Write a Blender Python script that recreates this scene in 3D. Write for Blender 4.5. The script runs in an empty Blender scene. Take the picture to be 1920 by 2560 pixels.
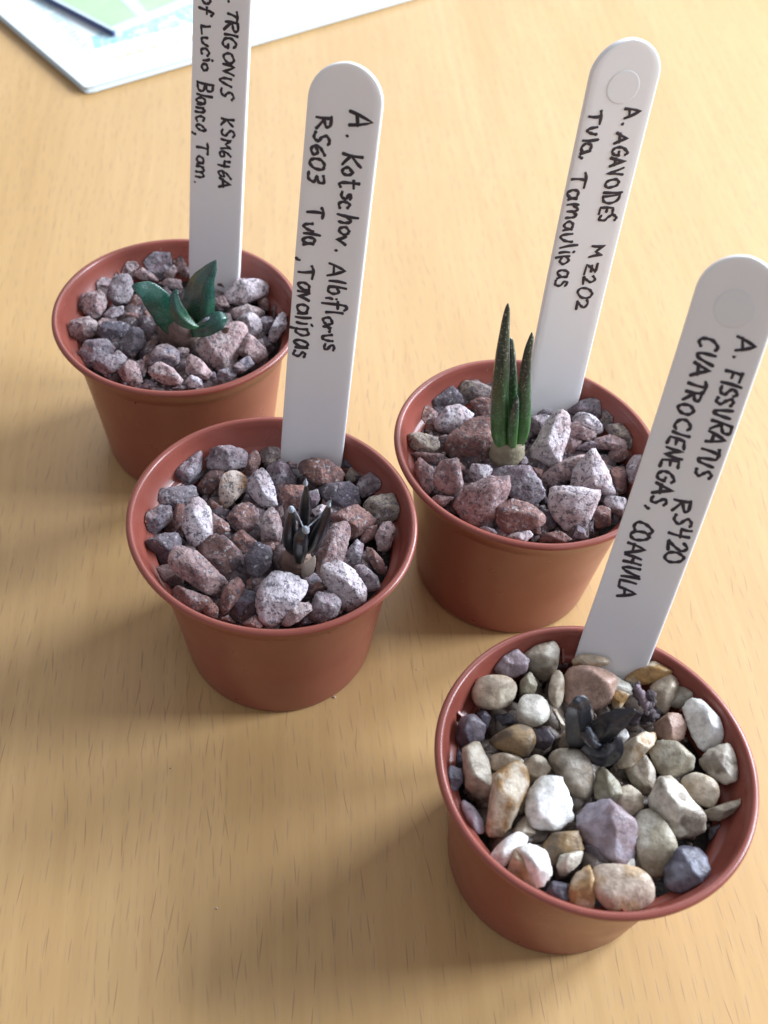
import bpy, bmesh, math, random
import numpy as np
from mathutils import Vector, Matrix, noise

C = bpy.data.collections.new("scene"); bpy.context.scene.collection.children.link(C)
S = 0.0275                     # one unit of the layout = the radius of a pot's rim, in metres
V = lambda *a: np.array(a, float)

# ------------------------------------------------------------------ camera
PITCH, ROLL, CAMH, FOC = 0.88694, 0.1039, 7.7219, 1.45965
FW = V(0, math.cos(PITCH), -math.sin(PITCH)); RT = V(1, 0, 0); UP = np.cross(RT, FW)
RT, UP = math.cos(ROLL)*RT + math.sin(ROLL)*UP, -math.sin(ROLL)*RT + math.cos(ROLL)*UP
EYE = V(0, 0, CAMH)
cam = bpy.data.cameras.new("camera"); co = bpy.data.objects.new("camera", cam); C.objects.link(co)
co.matrix_world = Matrix(((RT[0], UP[0], -FW[0], 0), (RT[1], UP[1], -FW[1], 0), (RT[2], UP[2], -FW[2], CAMH*S), (0, 0, 0, 1)))
cam.sensor_fit = 'HORIZONTAL'; cam.sensor_width = 36; cam.lens = 36*FOC
cam.clip_start = 0.01; cam.clip_end = 50
cam.dof.use_dof = True; cam.dof.focus_distance = 8.0*S; cam.dof.aperture_fstop = 30
sc = bpy.context.scene; sc.camera = co
sc.render.resolution_x = 768; sc.render.resolution_y = 1024
sc.view_settings.view_transform = 'Standard'; sc.view_settings.look = 'None'
sc.view_settings.exposure = 0.0; sc.view_settings.gamma = 1
sc.cycles.max_bounces = 8

# ------------------------------------------------------------------ light: dim room, one big window, an added haze lamp
w = bpy.data.worlds.new("World"); sc.world = w; w.use_nodes = True
bg = w.node_tree.nodes['Background']
bg.inputs[0].default_value = (0.89, 0.90, 1.0, 1); bg.inputs[1].default_value = 0.48
def area(name, az, el, dist, sx, sy, power, col):
    l = bpy.data.lights.new(name, 'AREA'); l.shape = 'RECTANGLE'; l.size = sx; l.size_y = sy
    l.energy = power; l.color = col
    o = bpy.data.objects.new(name, l); C.objects.link(o)
    a, e = math.radians(az), math.radians(el)
    tgt = Vector((0, 5.5*S, 0.02)); d = Vector((math.cos(e)*math.cos(a), math.cos(e)*math.sin(a), math.sin(e)))
    o.location = tgt + d*dist; o.rotation_euler = d.to_track_quat('Z', 'Y').to_euler()
    return o
area("window_light", 10, 29, 1.40, .35, .70, 28.5, (0.80, 0.88, 1.0))
area("window_light", 37, 29, 1.40, .35, .70, 28.5, (0.80, 0.88, 1.0))
area("back_haze_light", 82, 36, 1.6, 1.3, .8, 13.0, (0.84, 0.91, 1.0))  # added lamp, unseen, to lay a pale gloss haze on the table

def px(x, y, z):
    """point on the horizontal plane z seen at pixel x, y of the 1920 x 2560 photograph"""
    d = ray(x, y); return EYE + d*((z-CAMH)/d[2])
def ray(x, y):
    d = FW + RT*((x-960)/(FOC*1920)) - UP*((y-1280)/(FOC*1920)); return d
def pxplane(x, y, P, n):
    d = ray(x, y); return EYE + d*(((P-EYE)@n)/(d@n))
def depth(P): return (P-EYE)@FW
def topx(P):
    q = P-EYE; z = q@FW; return (960+FOC*1920*(q@RT)/z, 1280-FOC*1920*(q@UP)/z)

# ------------------------------------------------------------------ objects
def link(name, me, mat, parent=None, smooth=True):
    o = bpy.data.objects.new(name, me); C.objects.link(o)
    if mat: me.materials.append(mat)
    if smooth and len(me.polygons): me.polygons.foreach_set('use_smooth', [True]*len(me.polygons))
    if parent is not None: o.parent = parent
    return o
def mesh(name, verts, faces, mat, parent=None, smooth=True):
    me = bpy.data.meshes.new(name)
    org = ORG[0]
    me.from_pydata([tuple((np.asarray(v)-org)*S) for v in verts], [], [tuple(int(i) for i in f) for f in faces]); me.update()
    o = link(name, me, mat, parent, smooth)
    if parent is None: o.location = tuple(org*S)
    return o
ORG = [V(0, 0, 0)]             # layout point that the current thing hangs on
def empty(name, loc):
    o = bpy.data.objects.new(name, None); C.objects.link(o); o.empty_display_size = .01
    o.location = tuple(loc*S); ORG[0] = V(*loc); return o
def tag(o, label=None, cat=None, group=None, kind=None):
    for k, v in (('label', label), ('category', cat), ('group', group), ('kind', kind)):
        if v: o[k] = v
    return o

# ------------------------------------------------------------------ materials
def mat(name):
    m = bpy.data.materials.new(name); m.use_nodes = True; nt = m.node_tree
    return m, nt, nt.nodes['Principled BSDF']
def nd(nt, t, **kw):
    n = nt.nodes.new(t)
    for k, v in kw.items():
        if k.startswith('i_'):
            k = k[2:]; k = int(k) if k.isdigit() else k
            n.inputs[k].default_value = v
        else: setattr(n, k, v)
    return n
def ramp(nt, fac, stops):
    r = nt.nodes.new('ShaderNodeValToRGB'); e = r.color_ramp.elements
    while len(e) < len(stops): e.new(0.5)
    for el, (p, c) in zip(e, stops): el.position = p; el.color = c if len(c) == 4 else (*c, 1)
    nt.links.new(fac, r.inputs[0]); return r.outputs[0]
def mix(nt, f, a, b, mode='MIX'):
    m = nt.nodes.new('ShaderNodeMix'); m.data_type = 'RGBA'; m.blend_type = mode
    for i, v in ((0, f), (6, a), (7, b)):
        if hasattr(v, 'is_linked') or hasattr(v, 'links'): nt.links.new(v, m.inputs[i])
        else: m.inputs[i].default_value = v if i == 0 else (*v, 1)[:4]
    return m.outputs[2]
def math_(nt, op, a, b=0.0, c=0.0):
    m = nt.nodes.new('ShaderNodeMath'); m.operation = op
    for i, v in enumerate((a, b, c)):
        if hasattr(v, 'links'): nt.links.new(v, m.inputs[i])
        else: m.inputs[i].default_value = v
    return m.outputs[0]
def objco(nt, scale=(1, 1, 1), rot=(0, 0, 0), loc=(0, 0, 0)):
    t = nd(nt, 'ShaderNodeTexCoord'); mp = nd(nt, 'ShaderNodeMapping')
    mp.inputs['Scale'].default_value = scale; mp.inputs['Rotation'].default_value = rot; mp.inputs['Location'].default_value = loc
    nt.links.new(t.outputs['Object'], mp.inputs[0]); return mp.outputs[0]
def noise_(nt, vec, scale, detail=3, rough=.5):
    n = nd(nt, 'ShaderNodeTexNoise'); n.inputs['Scale'].default_value = scale
    n.inputs['Detail'].default_value = detail; n.inputs['Roughness'].default_value = rough
    nt.links.new(vec, n.inputs['Vector']); return n.outputs[0]
def bump(nt, b, h, strength, dist):
    n = nd(nt, 'ShaderNodeBump'); n.inputs['Strength'].default_value = strength; n.inputs['Distance'].default_value = dist
    nt.links.new(h, n.inputs['Height']); nt.links.new(n.outputs[0], b.inputs['Normal'])

def m_wood():
    m, nt, b = mat('beech_laminate')
    GR = math.radians(9)       # the grain leans nine degrees off the table's y axis
    vec = objco(nt, rot=(0, 0, -GR))
    sep = nd(nt, 'ShaderNodeSeparateXYZ'); nt.links.new(vec, sep.inputs[0])
    def stretched(sx, sy, off=0.0):
        c = nd(nt, 'ShaderNodeCombineXYZ')
        nt.links.new(math_(nt, 'MULTIPLY', sep.outputs[0], sx), c.inputs[0])
        nt.links.new(math_(nt, 'MULTIPLY', sep.outputs[1], sy), c.inputs[1])
        c.inputs[2].default_value = off; return c.outputs[0]
    base = ramp(nt, noise_(nt, stretched(34, 3.5), 1.0, 3, .55), [(.3, (.505, .315, .130)), (.5, (.535, .34, .147)), (.72, (.565, .365, .166))])
    fine = noise_(nt, stretched(420, 24, 3.), 1.0, 3, .6)
    base = mix(nt, .5, base, ramp(nt, fine, [(.3, (.82, .78, .72)), (.7, (1, 1, 1))]), 'MULTIPLY')
    # short dark flecks: one thin lens in some of the cells of a stretched grid
    col = base
    for k, (sx, sy, thr, tint, wd) in enumerate(((420, 165, .50, (.36, .225, .12), .08), (700, 240, .50, (.43, .285, .155), .11), (300, 120, .78, (.30, .175, .09), .045))):
        wob = noise_(nt, stretched(10, 18, 7.+k), 1.0, 1)
        vx = math_(nt, 'MULTIPLY', sep.outputs[0], sx); vx = math_(nt, 'ADD', vx, math_(nt, 'MULTIPLY', wob, 6.0))
        colid = math_(nt, 'FLOOR', vx)
        wn = nd(nt, 'ShaderNodeTexWhiteNoise'); wn.noise_dimensions = '1D'; nt.links.new(math_(nt, 'ADD', colid, 3.3*k), wn.inputs['W'])
        vy = math_(nt, 'ADD', math_(nt, 'MULTIPLY', sep.outputs[1], sy), math_(nt, 'MULTIPLY', wn.outputs[0], 17.0))
        c = nd(nt, 'ShaderNodeCombineXYZ'); nt.links.new(colid, c.inputs[0]); nt.links.new(math_(nt, 'FLOOR', vy), c.inputs[1])
        c.inputs[2].default_value = 1.7*k
        w2 = nd(nt, 'ShaderNodeTexWhiteNoise'); w2.noise_dimensions = '3D'; nt.links.new(c.outputs[0], w2.inputs['Vector'])
        fx = math_(nt, 'ABSOLUTE', math_(nt, 'SUBTRACT', math_(nt, 'FRACT', vx), .5))
        fy = math_(nt, 'ABSOLUTE', math_(nt, 'SUBTRACT', math_(nt, 'FRACT', vy), .5))
        d = math_(nt, 'ADD', math_(nt, 'MULTIPLY', fx, 1/wd), math_(nt, 'MULTIPLY', math_(nt, 'POWER', fy, 2.0), 5.0))
        lens = math_(nt, 'SUBTRACT', 1.0, math_(nt, 'SMOOTH_MIN', d, 1.0, 0.1))
        drift = math_(nt, 'MULTIPLY', math_(nt, 'SUBTRACT', noise_(nt, stretched(26, 9, 2.+k), 1.0, 2), .5), .9)
        on = math_(nt, 'GREATER_THAN', math_(nt, 'ADD', w2.outputs[0], drift), thr)
        f = math_(nt, 'MINIMUM', math_(nt, 'MULTIPLY', math_(nt, 'MULTIPLY', lens, on), 1.5), math_(nt, 'ADD', .25, math_(nt, 'MULTIPLY', w2.outputs[0], .45)))
        col = mix(nt, f, col, tint)
    nt.links.new(col, b.inputs['Base Color'])
    rgh = noise_(nt, vec, 60, 2)
    nt.links.new(math_(nt, 'ADD', math_(nt, 'MULTIPLY', rgh, .12), .33), b.inputs['Roughness'])
    b.inputs['IOR'].default_value = 1.42
    bump(nt, b, fine, .08, .0002)
    return m
def m_pot():
    m, nt, b = mat('terracotta_plastic')
    v = objco(nt)
    c = ramp(nt, noise_(nt, v, 45, 4, .6), [(.35, (.215, .055, .038)), (.65, (.25, .068, .048))])
    dust = ramp(nt, noise_(nt, v, 900, 2, .5), [(.74, (0, 0, 0)), (.80, (.35, .35, .35))])
    c = mix(nt, dust, c, (.55, .33, .27))
    nt.links.new(c, b.inputs['Base Color'])
    nt.links.new(math_(nt, 'ADD', math_(nt, 'MULTIPLY', noise_(nt, v, 120, 3), .18), .22), b.inputs['Roughness'])
    b.inputs['Subsurface Weight'].default_value = .12; b.inputs['Subsurface Scale'].default_value = .002
    b.inputs['Subsurface Radius'].default_value = (1, .35, .2)
    bump(nt, b, noise_(nt, v, 1400, 2), .06, .0002)
    return m
def m_plate():
    m, nt, b = mat('white_plastic'); v = objco(nt)
    nt.links.new(ramp(nt, noise_(nt, v, 30, 3), [(.3, (.79, .79, .80)), (.7, (.825, .825, .83))]), b.inputs['Base Color'])
    b.inputs['Roughness'].default_value = .42
    b.inputs['Subsurface Weight'].default_value = .25; b.inputs['Subsurface Scale'].default_value = .0012
    b.inputs['Subsurface Radius'].default_value = (1, .9, .8)
    bump(nt, b, noise_(nt, v, 900, 2), .05, .0001)
    return m
def m_ink():
    m, nt, b = mat('black_marker_ink'); v = objco(nt)
    nt.links.new(ramp(nt, noise_(nt, v, 500, 2), [(.35, (.018, .012, .018)), (.75, (.045, .032, .045))]), b.inputs['Base Color'])
    b.inputs['Roughness'].default_value = .5; return m
def m_stone(name, rough, speck, gloss):
    m, nt, b = mat(name)
    v = objco(nt); oi = nd(nt, 'ShaderNodeObjectInfo')
    at = nd(nt, 'ShaderNodeAttribute'); at.attribute_type = 'OBJECT'; at.attribute_name = 'tone'
    ao = nd(nt, 'ShaderNodeVectorMath'); ao.operation = 'MULTIPLY_ADD'
    nt.links.new(oi.outputs['Random'], ao.inputs[0]); ao.inputs[1].default_value = (9, 7, 5); nt.links.new(v, ao.inputs[2]); vv = ao.outputs[0]
    big = noise_(nt, vv, 210, 2, .5)
    f = ramp(nt, big, [(.47, (0, 0, 0)), (.56, (1, 1, 1))])
    c = mix(nt, f, oi.outputs['Color'], at.outputs['Color'])
    n1 = noise_(nt, vv, 620, 4, .65)
    c = mix(nt, 1.0, c, ramp(nt, n1, [(.3, (.62, .60, .60)), (.5, (1, 1, 1)), (.72, (1.36, 1.34, 1.36))]), 'MULTIPLY')
    if speck:
        n2 = noise_(nt, vv, 1150, 3, .7)
        c = mix(nt, ramp(nt, n2, [(.535, (0, 0, 0)), (.60, (speck,)*3)]), c, (.075, .07, .09))
        n3 = noise_(nt, vv, 880, 2, .6)
        c = mix(nt, ramp(nt, n3, [(.60, (0, 0, 0)), (.68, (.55,)*3)]), c, (.62, .60, .60))
    nt.links.new(c, b.inputs['Base Color'])
    b.inputs['Roughness'].default_value = gloss
    bump(nt, b, math_(nt, 'ADD', noise_(nt, vv, 900, 5, .7), math_(nt, 'MULTIPLY', noise_(nt, vv, 260, 3, .6), 2.0)), rough, .0008)
    return m
def m_leaf(name, base, tip, scurf, gloss, white=(.55, .6, .6), sc_=1500):
    m, nt, b = mat(name); v = objco(nt)
    a = nd(nt, 'ShaderNodeAttribute'); a.attribute_name = 'along'
    c = ramp(nt, a.outputs['Fac'], [(0, base), (.22, tuple(.6*x+.4*y for x, y in zip(base, tip))), (.55, tip), (1, tip)])
    c = mix(nt, 1., c, ramp(nt, noise_(nt, v, 400, 3), [(.3, (.75, .75, .75)), (.7, (1.25, 1.25, 1.25))]), 'MULTIPLY')
    f = ramp(nt, noise_(nt, v, sc_, 2, .6), [(.56, (0, 0, 0)), (.66, (1, 1, 1))])
    f2 = math_(nt, 'MULTIPLY', f, math_(nt, 'MULTIPLY', math_(nt, 'ADD', a.outputs['Fac'], .15), scurf))
    c = mix(nt, f2, c, white)
    nt.links.new(c, b.inputs['Base Color']); b.inputs['Roughness'].default_value = gloss
    b.inputs['Coat Weight'].default_value = .6; b.inputs['Coat Roughness'].default_value = .2
    bump(nt, b, noise_(nt, v, sc_*.8, 3, .6), .35, .0003)
    return m
def m_flat(name, col, rough=.7, n=200, amt=.2, bmp=.3):
    m, nt, b = mat(name); v = objco(nt)
    lo = tuple(x*(1-amt) for x in col); hi = tuple(min(1, x*(1+amt)) for x in col)
    nt.links.new(ramp(nt, noise_(nt, v, n, 4, .6), [(.3, lo), (.7, hi)]), b.inputs['Base Color'])
    b.inputs['Roughness'].default_value = rough; bump(nt, b, noise_(nt, v, n*3, 3), bmp, .0004); return m

M = dict(wood=m_wood(), pot=m_pot(), plate=m_plate(), ink=m_ink(),
         chip=m_stone('granite_chip', .9, .8, .8), pebble=m_stone('river_pebble', .35, 0, .33),
         soil=m_flat('dark_soil', (.022, .015, .013), .95, 700, .6, 1.0),
         paper=m_flat('white_paper', (.76, .84, .86), .45, 20, .02, .02), print_cyan=m_flat('cyan_print', (.26, .56, .63), .5, 900, .08, 0),
         print_yellow=m_flat('yellow_print', (.50, .46, .12), .5, 900, .25, 0), print_grey=m_flat('grey_print', (.40, .34, .42), .5, 900, .3, 0),
         green=m_flat('green_print', (.40, .66, .34), .35, 60, .12, 0), pale_green=m_flat('pale_green_print', (.55, .76, .62), .35, 60, .1, 0),
         blue=m_flat('shaded_cover_edge', (.07, .085, .20), .4, 60, .1, 0), rimwhite=m_flat('pale_cover_margin', (.66, .82, .86), .4, 60, .05, 0),
         crumb=m_flat('pale_crumb', (.55, .45, .36), .8, 900))

# ------------------------------------------------------------------ setting
def grid_sheet(x0, x1, y0, y1, z, n=2):
    xs = np.linspace(x0, x1, n); ys = np.linspace(y0, y1, n)
    vs = [V(x, y, z) for y in ys for x in xs]; fs = [(j*n+i, j*n+i+1, (j+1)*n+i+1, (j+1)*n+i) for j in range(n-1) for i in range(n-1)]
    return vs, fs
vs, fs = grid_sheet(-45, 45, -22, 60, 0)
tag(mesh('tabletop', vs, fs, M['wood']), kind='structure')

# ------------------------------------------------------------------ pots
H = 1.48973
POTS = {'A': dict(c=V(-1.84744, 6.98251, 0), e=(-.0151, -.0022, .0141, .0055, .0005, -.0174), where='back left pot', rot=.3),
        'B': dict(c=V(-.7396, 4.93005, 0), e=(-.0371, .0024, .0315, -.0024, -.0125, .0202), where='middle pot', rot=1.1),
        'C': dict(c=V(1.05756, 5.87524, 0), e=(-.017, -.0032, .0243, -.0155, -.0047, -.0135), where='back right pot', rot=2.0),
        'D': dict(c=V(1.43913, 3.31991, 0), e=(.0272, -.0166, .005, -.0035, -.0056, -.0214), where='front right pot', rot=.7)}
PROF = [(.0, .03), (.60, .03), (.66, .012), (.695, 0), (.722, .006), (.7395, .03), (.744, .06), (.80, .62), (.868, H-.235), (.872, H-.226), (.905, H-.218), (.916, H-.21),
        (.955, H-.062), (.978, H-.058), (.995, H-.048), (1.002, H-.03), (.998, H-.012), (.986, H-.002), (.968, H), (.957, H-.004), (.950, H-.016), (.938, H-.05),
        (.893, H-.215), (.875, H-.225), (.846, H-.236), (.838, H-.25), (.775, .6), (.73, .2), (0, .2)]
def rin(z):                    # inner wall radius at height z
    pts = [(.73, .2), (.775, .6), (.838, H-.25), (.846, H-.236), (.893, H-.215), (.935, H-.05), (.943, H)]
    return float(np.interp(z, [p[1] for p in pts], [p[0] for p in pts]))
def warp(P, pot):
    e = pot['e']; q = P-pot['c']; th = math.atan2(q[1], q[0]); r = math.hypot(q[0], q[1]); k = max(0, q[2]/H)**1.5
    s = 1+(e[2]*math.cos(2*th)+e[3]*math.sin(2*th))*k*(r > .3)
    return pot['c']+V(q[0]*s+e[0]*k, q[1]*s+e[1]*k, q[2]+(e[4]*math.cos(th)+e[5]*math.sin(th))*k*r)
def unwarp_r(P, pot):          # radius of a point measured inside the deformed pot
    e = pot['e']; k = max(0, P[2]/H)**1.5; q = P-pot['c']; x, y = q[0]-e[0]*k, q[1]-e[1]*k
    th = math.atan2(y, x); return math.hypot(x, y)/(1+(e[2]*math.cos(2*th)+e[3]*math.sin(2*th))*k)
def lathe(prof, pot, n, i0, i1):
    vs, fs = [], []
    m = i1-i0
    for i in range(i0, i1):
        for j in range(n):
            a = 2*math.pi*j/n; r, z = prof[i]
            wob = 1+.0015*math.sin(3*a+pot['rot']*5)+.001*math.sin(7*a+pot['rot']*9)
            vs.append(warp(pot['c']+V(r*wob*math.cos(a), r*wob*math.sin(a), z), pot))
    for i in range(m-1):
        for j in range(n): fs.append((i*n+j, i*n+(j+1) % n, (i+1)*n+(j+1) % n, (i+1)*n+j))
    return vs, fs
POTLAB = {'A': 'terracotta plastic pot at the back left, its leafy green rosette lying low',
          'B': 'terracotta plastic pot in the middle, holding a tiny dark seedling among granite chips',
          'C': 'terracotta plastic pot at the back right, with upright finger-like green leaves',
          'D': 'terracotta plastic pot at the front right, topped with mixed river pebbles'}
for k, pot in POTS.items():
    t = empty('plant_pot', pot['c']); pot['thing'] = t
    tag(t, POTLAB[k], 'plant pot', 'small terracotta plastic pots on the table')
    N = 144
    vs, fs = lathe(PROF, pot, N, 0, 13); mesh('pot_wall', vs, fs, M['pot'], t)
    vs, fs = lathe(PROF, pot, N, 12, 22); mesh('rim', vs, fs, M['pot'], t)
    vs, fs = lathe(PROF, pot, N, 21, len(PROF)); mesh('inner_wall', vs, fs, M['pot'], t)
    for j in (0, 1, 2, 4):         # small moulded lugs that stand on the ledge inside the pot
        a = pot['rot']+j*math.pi/3
        bvs = []
        for r in (.82, .90):
            for da in (-.009, .009):
                for z in (H-.26, H-.21 if r < .85 else H-.15): bvs.append(warp(pot['c']+V(r*math.cos(a+da), r*math.sin(a+da), z), pot))
        mesh('lug', bvs, [(0, 1, 3, 2), (4, 6, 7, 5), (0, 4, 5, 1), (2, 3, 7, 6), (1, 5, 7, 3), (0, 2, 6, 4)], M['pot'], t, False)
    # ring of dark potting mix under the stones
    rng = np.random.default_rng(ord(k)); svs, sfs = [pot['c']+V(0, 0, H-.36)], []
    R, Nn = 14, 60
    for i in range(1, R+1):
        for j in range(Nn):
            a = 2*math.pi*j/Nn; r = .86*i/R; z = H-.36+.05*noise.noise(Vector((r*math.cos(a)*6+ord(k), r*math.sin(a)*6, 0)))
            r = min(r, rin(z)-.004)
            svs.append(warp(pot['c']+V(r*math.cos(a), r*math.sin(a), z), pot))
    for j in range(Nn): sfs.append((0, 1+j, 1+(j+1) % Nn))
    for i in range(R-1):
        for j in range(Nn): a_, b_ = 1+i*Nn+j, 1+i*Nn+(j+1) % Nn; sfs.append((a_, a_+Nn, b_+Nn, b_))
    ORG[0] = V(*pot['c'])
    so = mesh('potting_mix', svs, sfs, M['soil']); tag(so, 'dark potting mix showing between the stones in the '+pot['where'], 'potting mix', kind='stuff')

# ------------------------------------------------------------------ stones
def icos(sub):
    bm = bmesh.new(); bmesh.ops.create_icosphere(bm, subdivisions=sub, radius=1)
    v = np.array([x.co[:] for x in bm.verts]); f = [[y.index for y in x.verts] for x in bm.faces]; bm.free()
    return v/np.linalg.norm(v, axis=1)[:, None], f
IV, IF = icos(4); IVL, IFL = icos(2)
def nz(P, seed, freq):
    r = np.random.default_rng(seed); out = np.zeros(len(P))
    for o in range(3):
        for _ in range(5):
            d = r.normal(size=3); d /= np.linalg.norm(d); out += np.sin(P@d*freq*(1.9**o)+r.uniform(0, 6.28))/(1.7**o)
    return out/5
def hull2(p):
    p = sorted(map(tuple, p)); 
    def half(q):
        o = []
        for a in q:
            while len(o) > 1 and (o[-1][0]-o[-2][0])*(a[1]-o[-2][1])-(o[-1][1]-o[-2][1])*(a[0]-o[-2][0]) <= 0: o.pop()
            o.append(a)
        return o
    lo, up = half(p), half(p[::-1]); return np.array(lo[:-1]+up[:-1])
def stone_shape(poly, vdir, e1, e2, seed, sharp, rough, lit=0.):
    """a rock whose outline across the direction vdir is the polygon: planes cut a ball"""
    r = np.random.default_rng(seed); h = hull2(poly); c = h.mean(0); h = h-c
    nrm, dst = [], []
    n = len(h); span = np.sqrt(np.mean((h**2).sum(1)))
    for i in range(n):
        a, b = h[i], h[(i+1) % n]; t = b-a; L = np.linalg.norm(t)
        if L < 1e-6: continue
        m = V(t[1], -t[0])/L; d = a@m
        if d < 0: m, d = -m, -d
        m3 = e1*m[0]+e2*m[1]
        for s, lo, hi in ((1, .12, .85), (-1, .35, .7)):
            al = r.uniform(lo, hi)
            nrm.append(m3*math.cos(al)+s*vdir*math.sin(al)); dst.append(d*math.cos(al))
    for _ in range(3):
        q = r.normal(size=2); q = q/np.linalg.norm(q)*r.uniform(.25, 1.0)
        v = vdir+e1*q[0]+e2*q[1]; v /= np.linalg.norm(v); nrm.append(v); dst.append(span*r.uniform(.30, .46))
    for _ in range(3 if sharp > 10 else 0):      # knocked-off corners
        v = r.normal(size=3); v /= np.linalg.norm(v); v = v if v@vdir > -.2 else -v
        ext = max((e1*q[0]+e2*q[1])@v for q in h); nrm.append(v); dst.append(max(ext, span*.3)*r.uniform(.84, .97))
    nrm.append(-vdir); dst.append(span*.5)
    nrm, dst = np.array(nrm), np.maximum(np.array(dst), span*.12)
    d = np.clip(IV@nrm.T, 0, None)/dst
    p = sharp
    rad = 1/np.power((d**p).sum(1), 1/p)
    P = IV*rad[:, None]*(1+.25/p)
    P += IV*(nz(P/span, seed+1, 3.2)*span*.03*rough + nz(P/span, seed+2, 10)*span*.022*rough + np.abs(nz(P/span, seed+3, 19))*span*.022*rough)[:, None]
    c3 = e1*0
    ks = []
    for i in range(n):
        a, b = h[i], h[(i+1) % n]; t = b-a; L = np.linalg.norm(t)
        if L < 1e-6: continue
        m = V(t[1], -t[0])/L; d = abs(a@m); m = m if a@m > 0 else -m
        ks.append(d/max(1e-6, (P@(e1*m[0]+e2*m[1])).max()))
    P *= float(np.mean(ks))*(1.16 if sharp > 60 else 1.10)
    return P, c
TONES = {  # (main colour, second colour)
 'g': [((.29, .255, .28), (.21, .155, .175)), ((.24, .215, .25), (.31, .235, .235)), ((.34, .295, .31), (.24, .185, .20))],
 'p': [((.40, .285, .275), (.28, .185, .18)), ((.36, .25, .245), (.43, .345, .335)), ((.34, .235, .23), (.26, .155, .145))],
 'r': [((.20, .10, .085), (.27, .155, .135)), ((.185, .10, .085), (.25, .165, .16)), ((.25, .13, .105), (.165, .085, .075))],
 'k': [((.13, .115, .14), (.21, .18, .20)), ((.155, .13, .145), (.11, .09, .11))],
 'w': [((.54, .47, .49), (.42, .33, .33)), ((.50, .45, .48), (.38, .31, .32))],
 't': [((.36, .30, .24), (.25, .20, .185)), ((.33, .275, .22), (.24, .19, .175))],
 'q': [((.52, .43, .37), (.52, .29, .15))],
 # river pebbles
 'cream': [((.60, .52, .40), (.44, .35, .25))], 'white': [((.80, .79, .76), (.74, .72, .66))], 'paleg': [((.58, .55, .47), (.68, .65, .58))],
 'gtan': [((.32, .26, .19), (.42, .37, .29))], 'brown': [((.17, .125, .08), (.30, .20, .10))], 'orange': [((.40, .25, .11), (.60, .48, .34))],
 'pink': [((.50, .33, .26), (.42, .27, .20))], 'lav': [((.38, .34, .39), (.25, .19, .20))], 'purp': [((.085, .07, .085), (.13, .11, .125))],
 'dark': [((.06, .055, .07), (.10, .09, .11))], 'olive': [((.23, .205, .14), (.31, .28, .20))], 'green': [((.33, .29, .21), (.46, .43, .35))],
 'spot': [((.64, .59, .49), (.25, .21, .165))], 'blue': [((.20, .205, .25), (.09, .085, .11))], 'quartz': [((.58, .47, .37), (.50, .36, .22))],
 'rp': [((.20, .145, .155), (.28, .22, .24))], 'flint': [((.62, .52, .38), (.38, .22, .08))]}
CW = {'g': 'grey', 'p': 'pinkish', 'r': 'reddish brown', 'k': 'dark grey', 'w': 'pale', 't': 'tan grey', 'q': 'translucent quartz', 'cream': 'cream', 'white': 'bright white',
      'paleg': 'pale grey', 'gtan': 'grey-tan', 'brown': 'brown', 'orange': 'tan-orange', 'pink': 'pinkish tan', 'lav': 'lavender grey', 'purp': 'dark purple-brown',
      'dark': 'blackish', 'olive': 'olive', 'green': 'greenish grey', 'spot': 'speckled whitish', 'blue': 'bluish grey', 'quartz': 'amber quartz', 'rp': 'purplish', 'flint': 'cream-brown flint'}
STONES = {}
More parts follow.
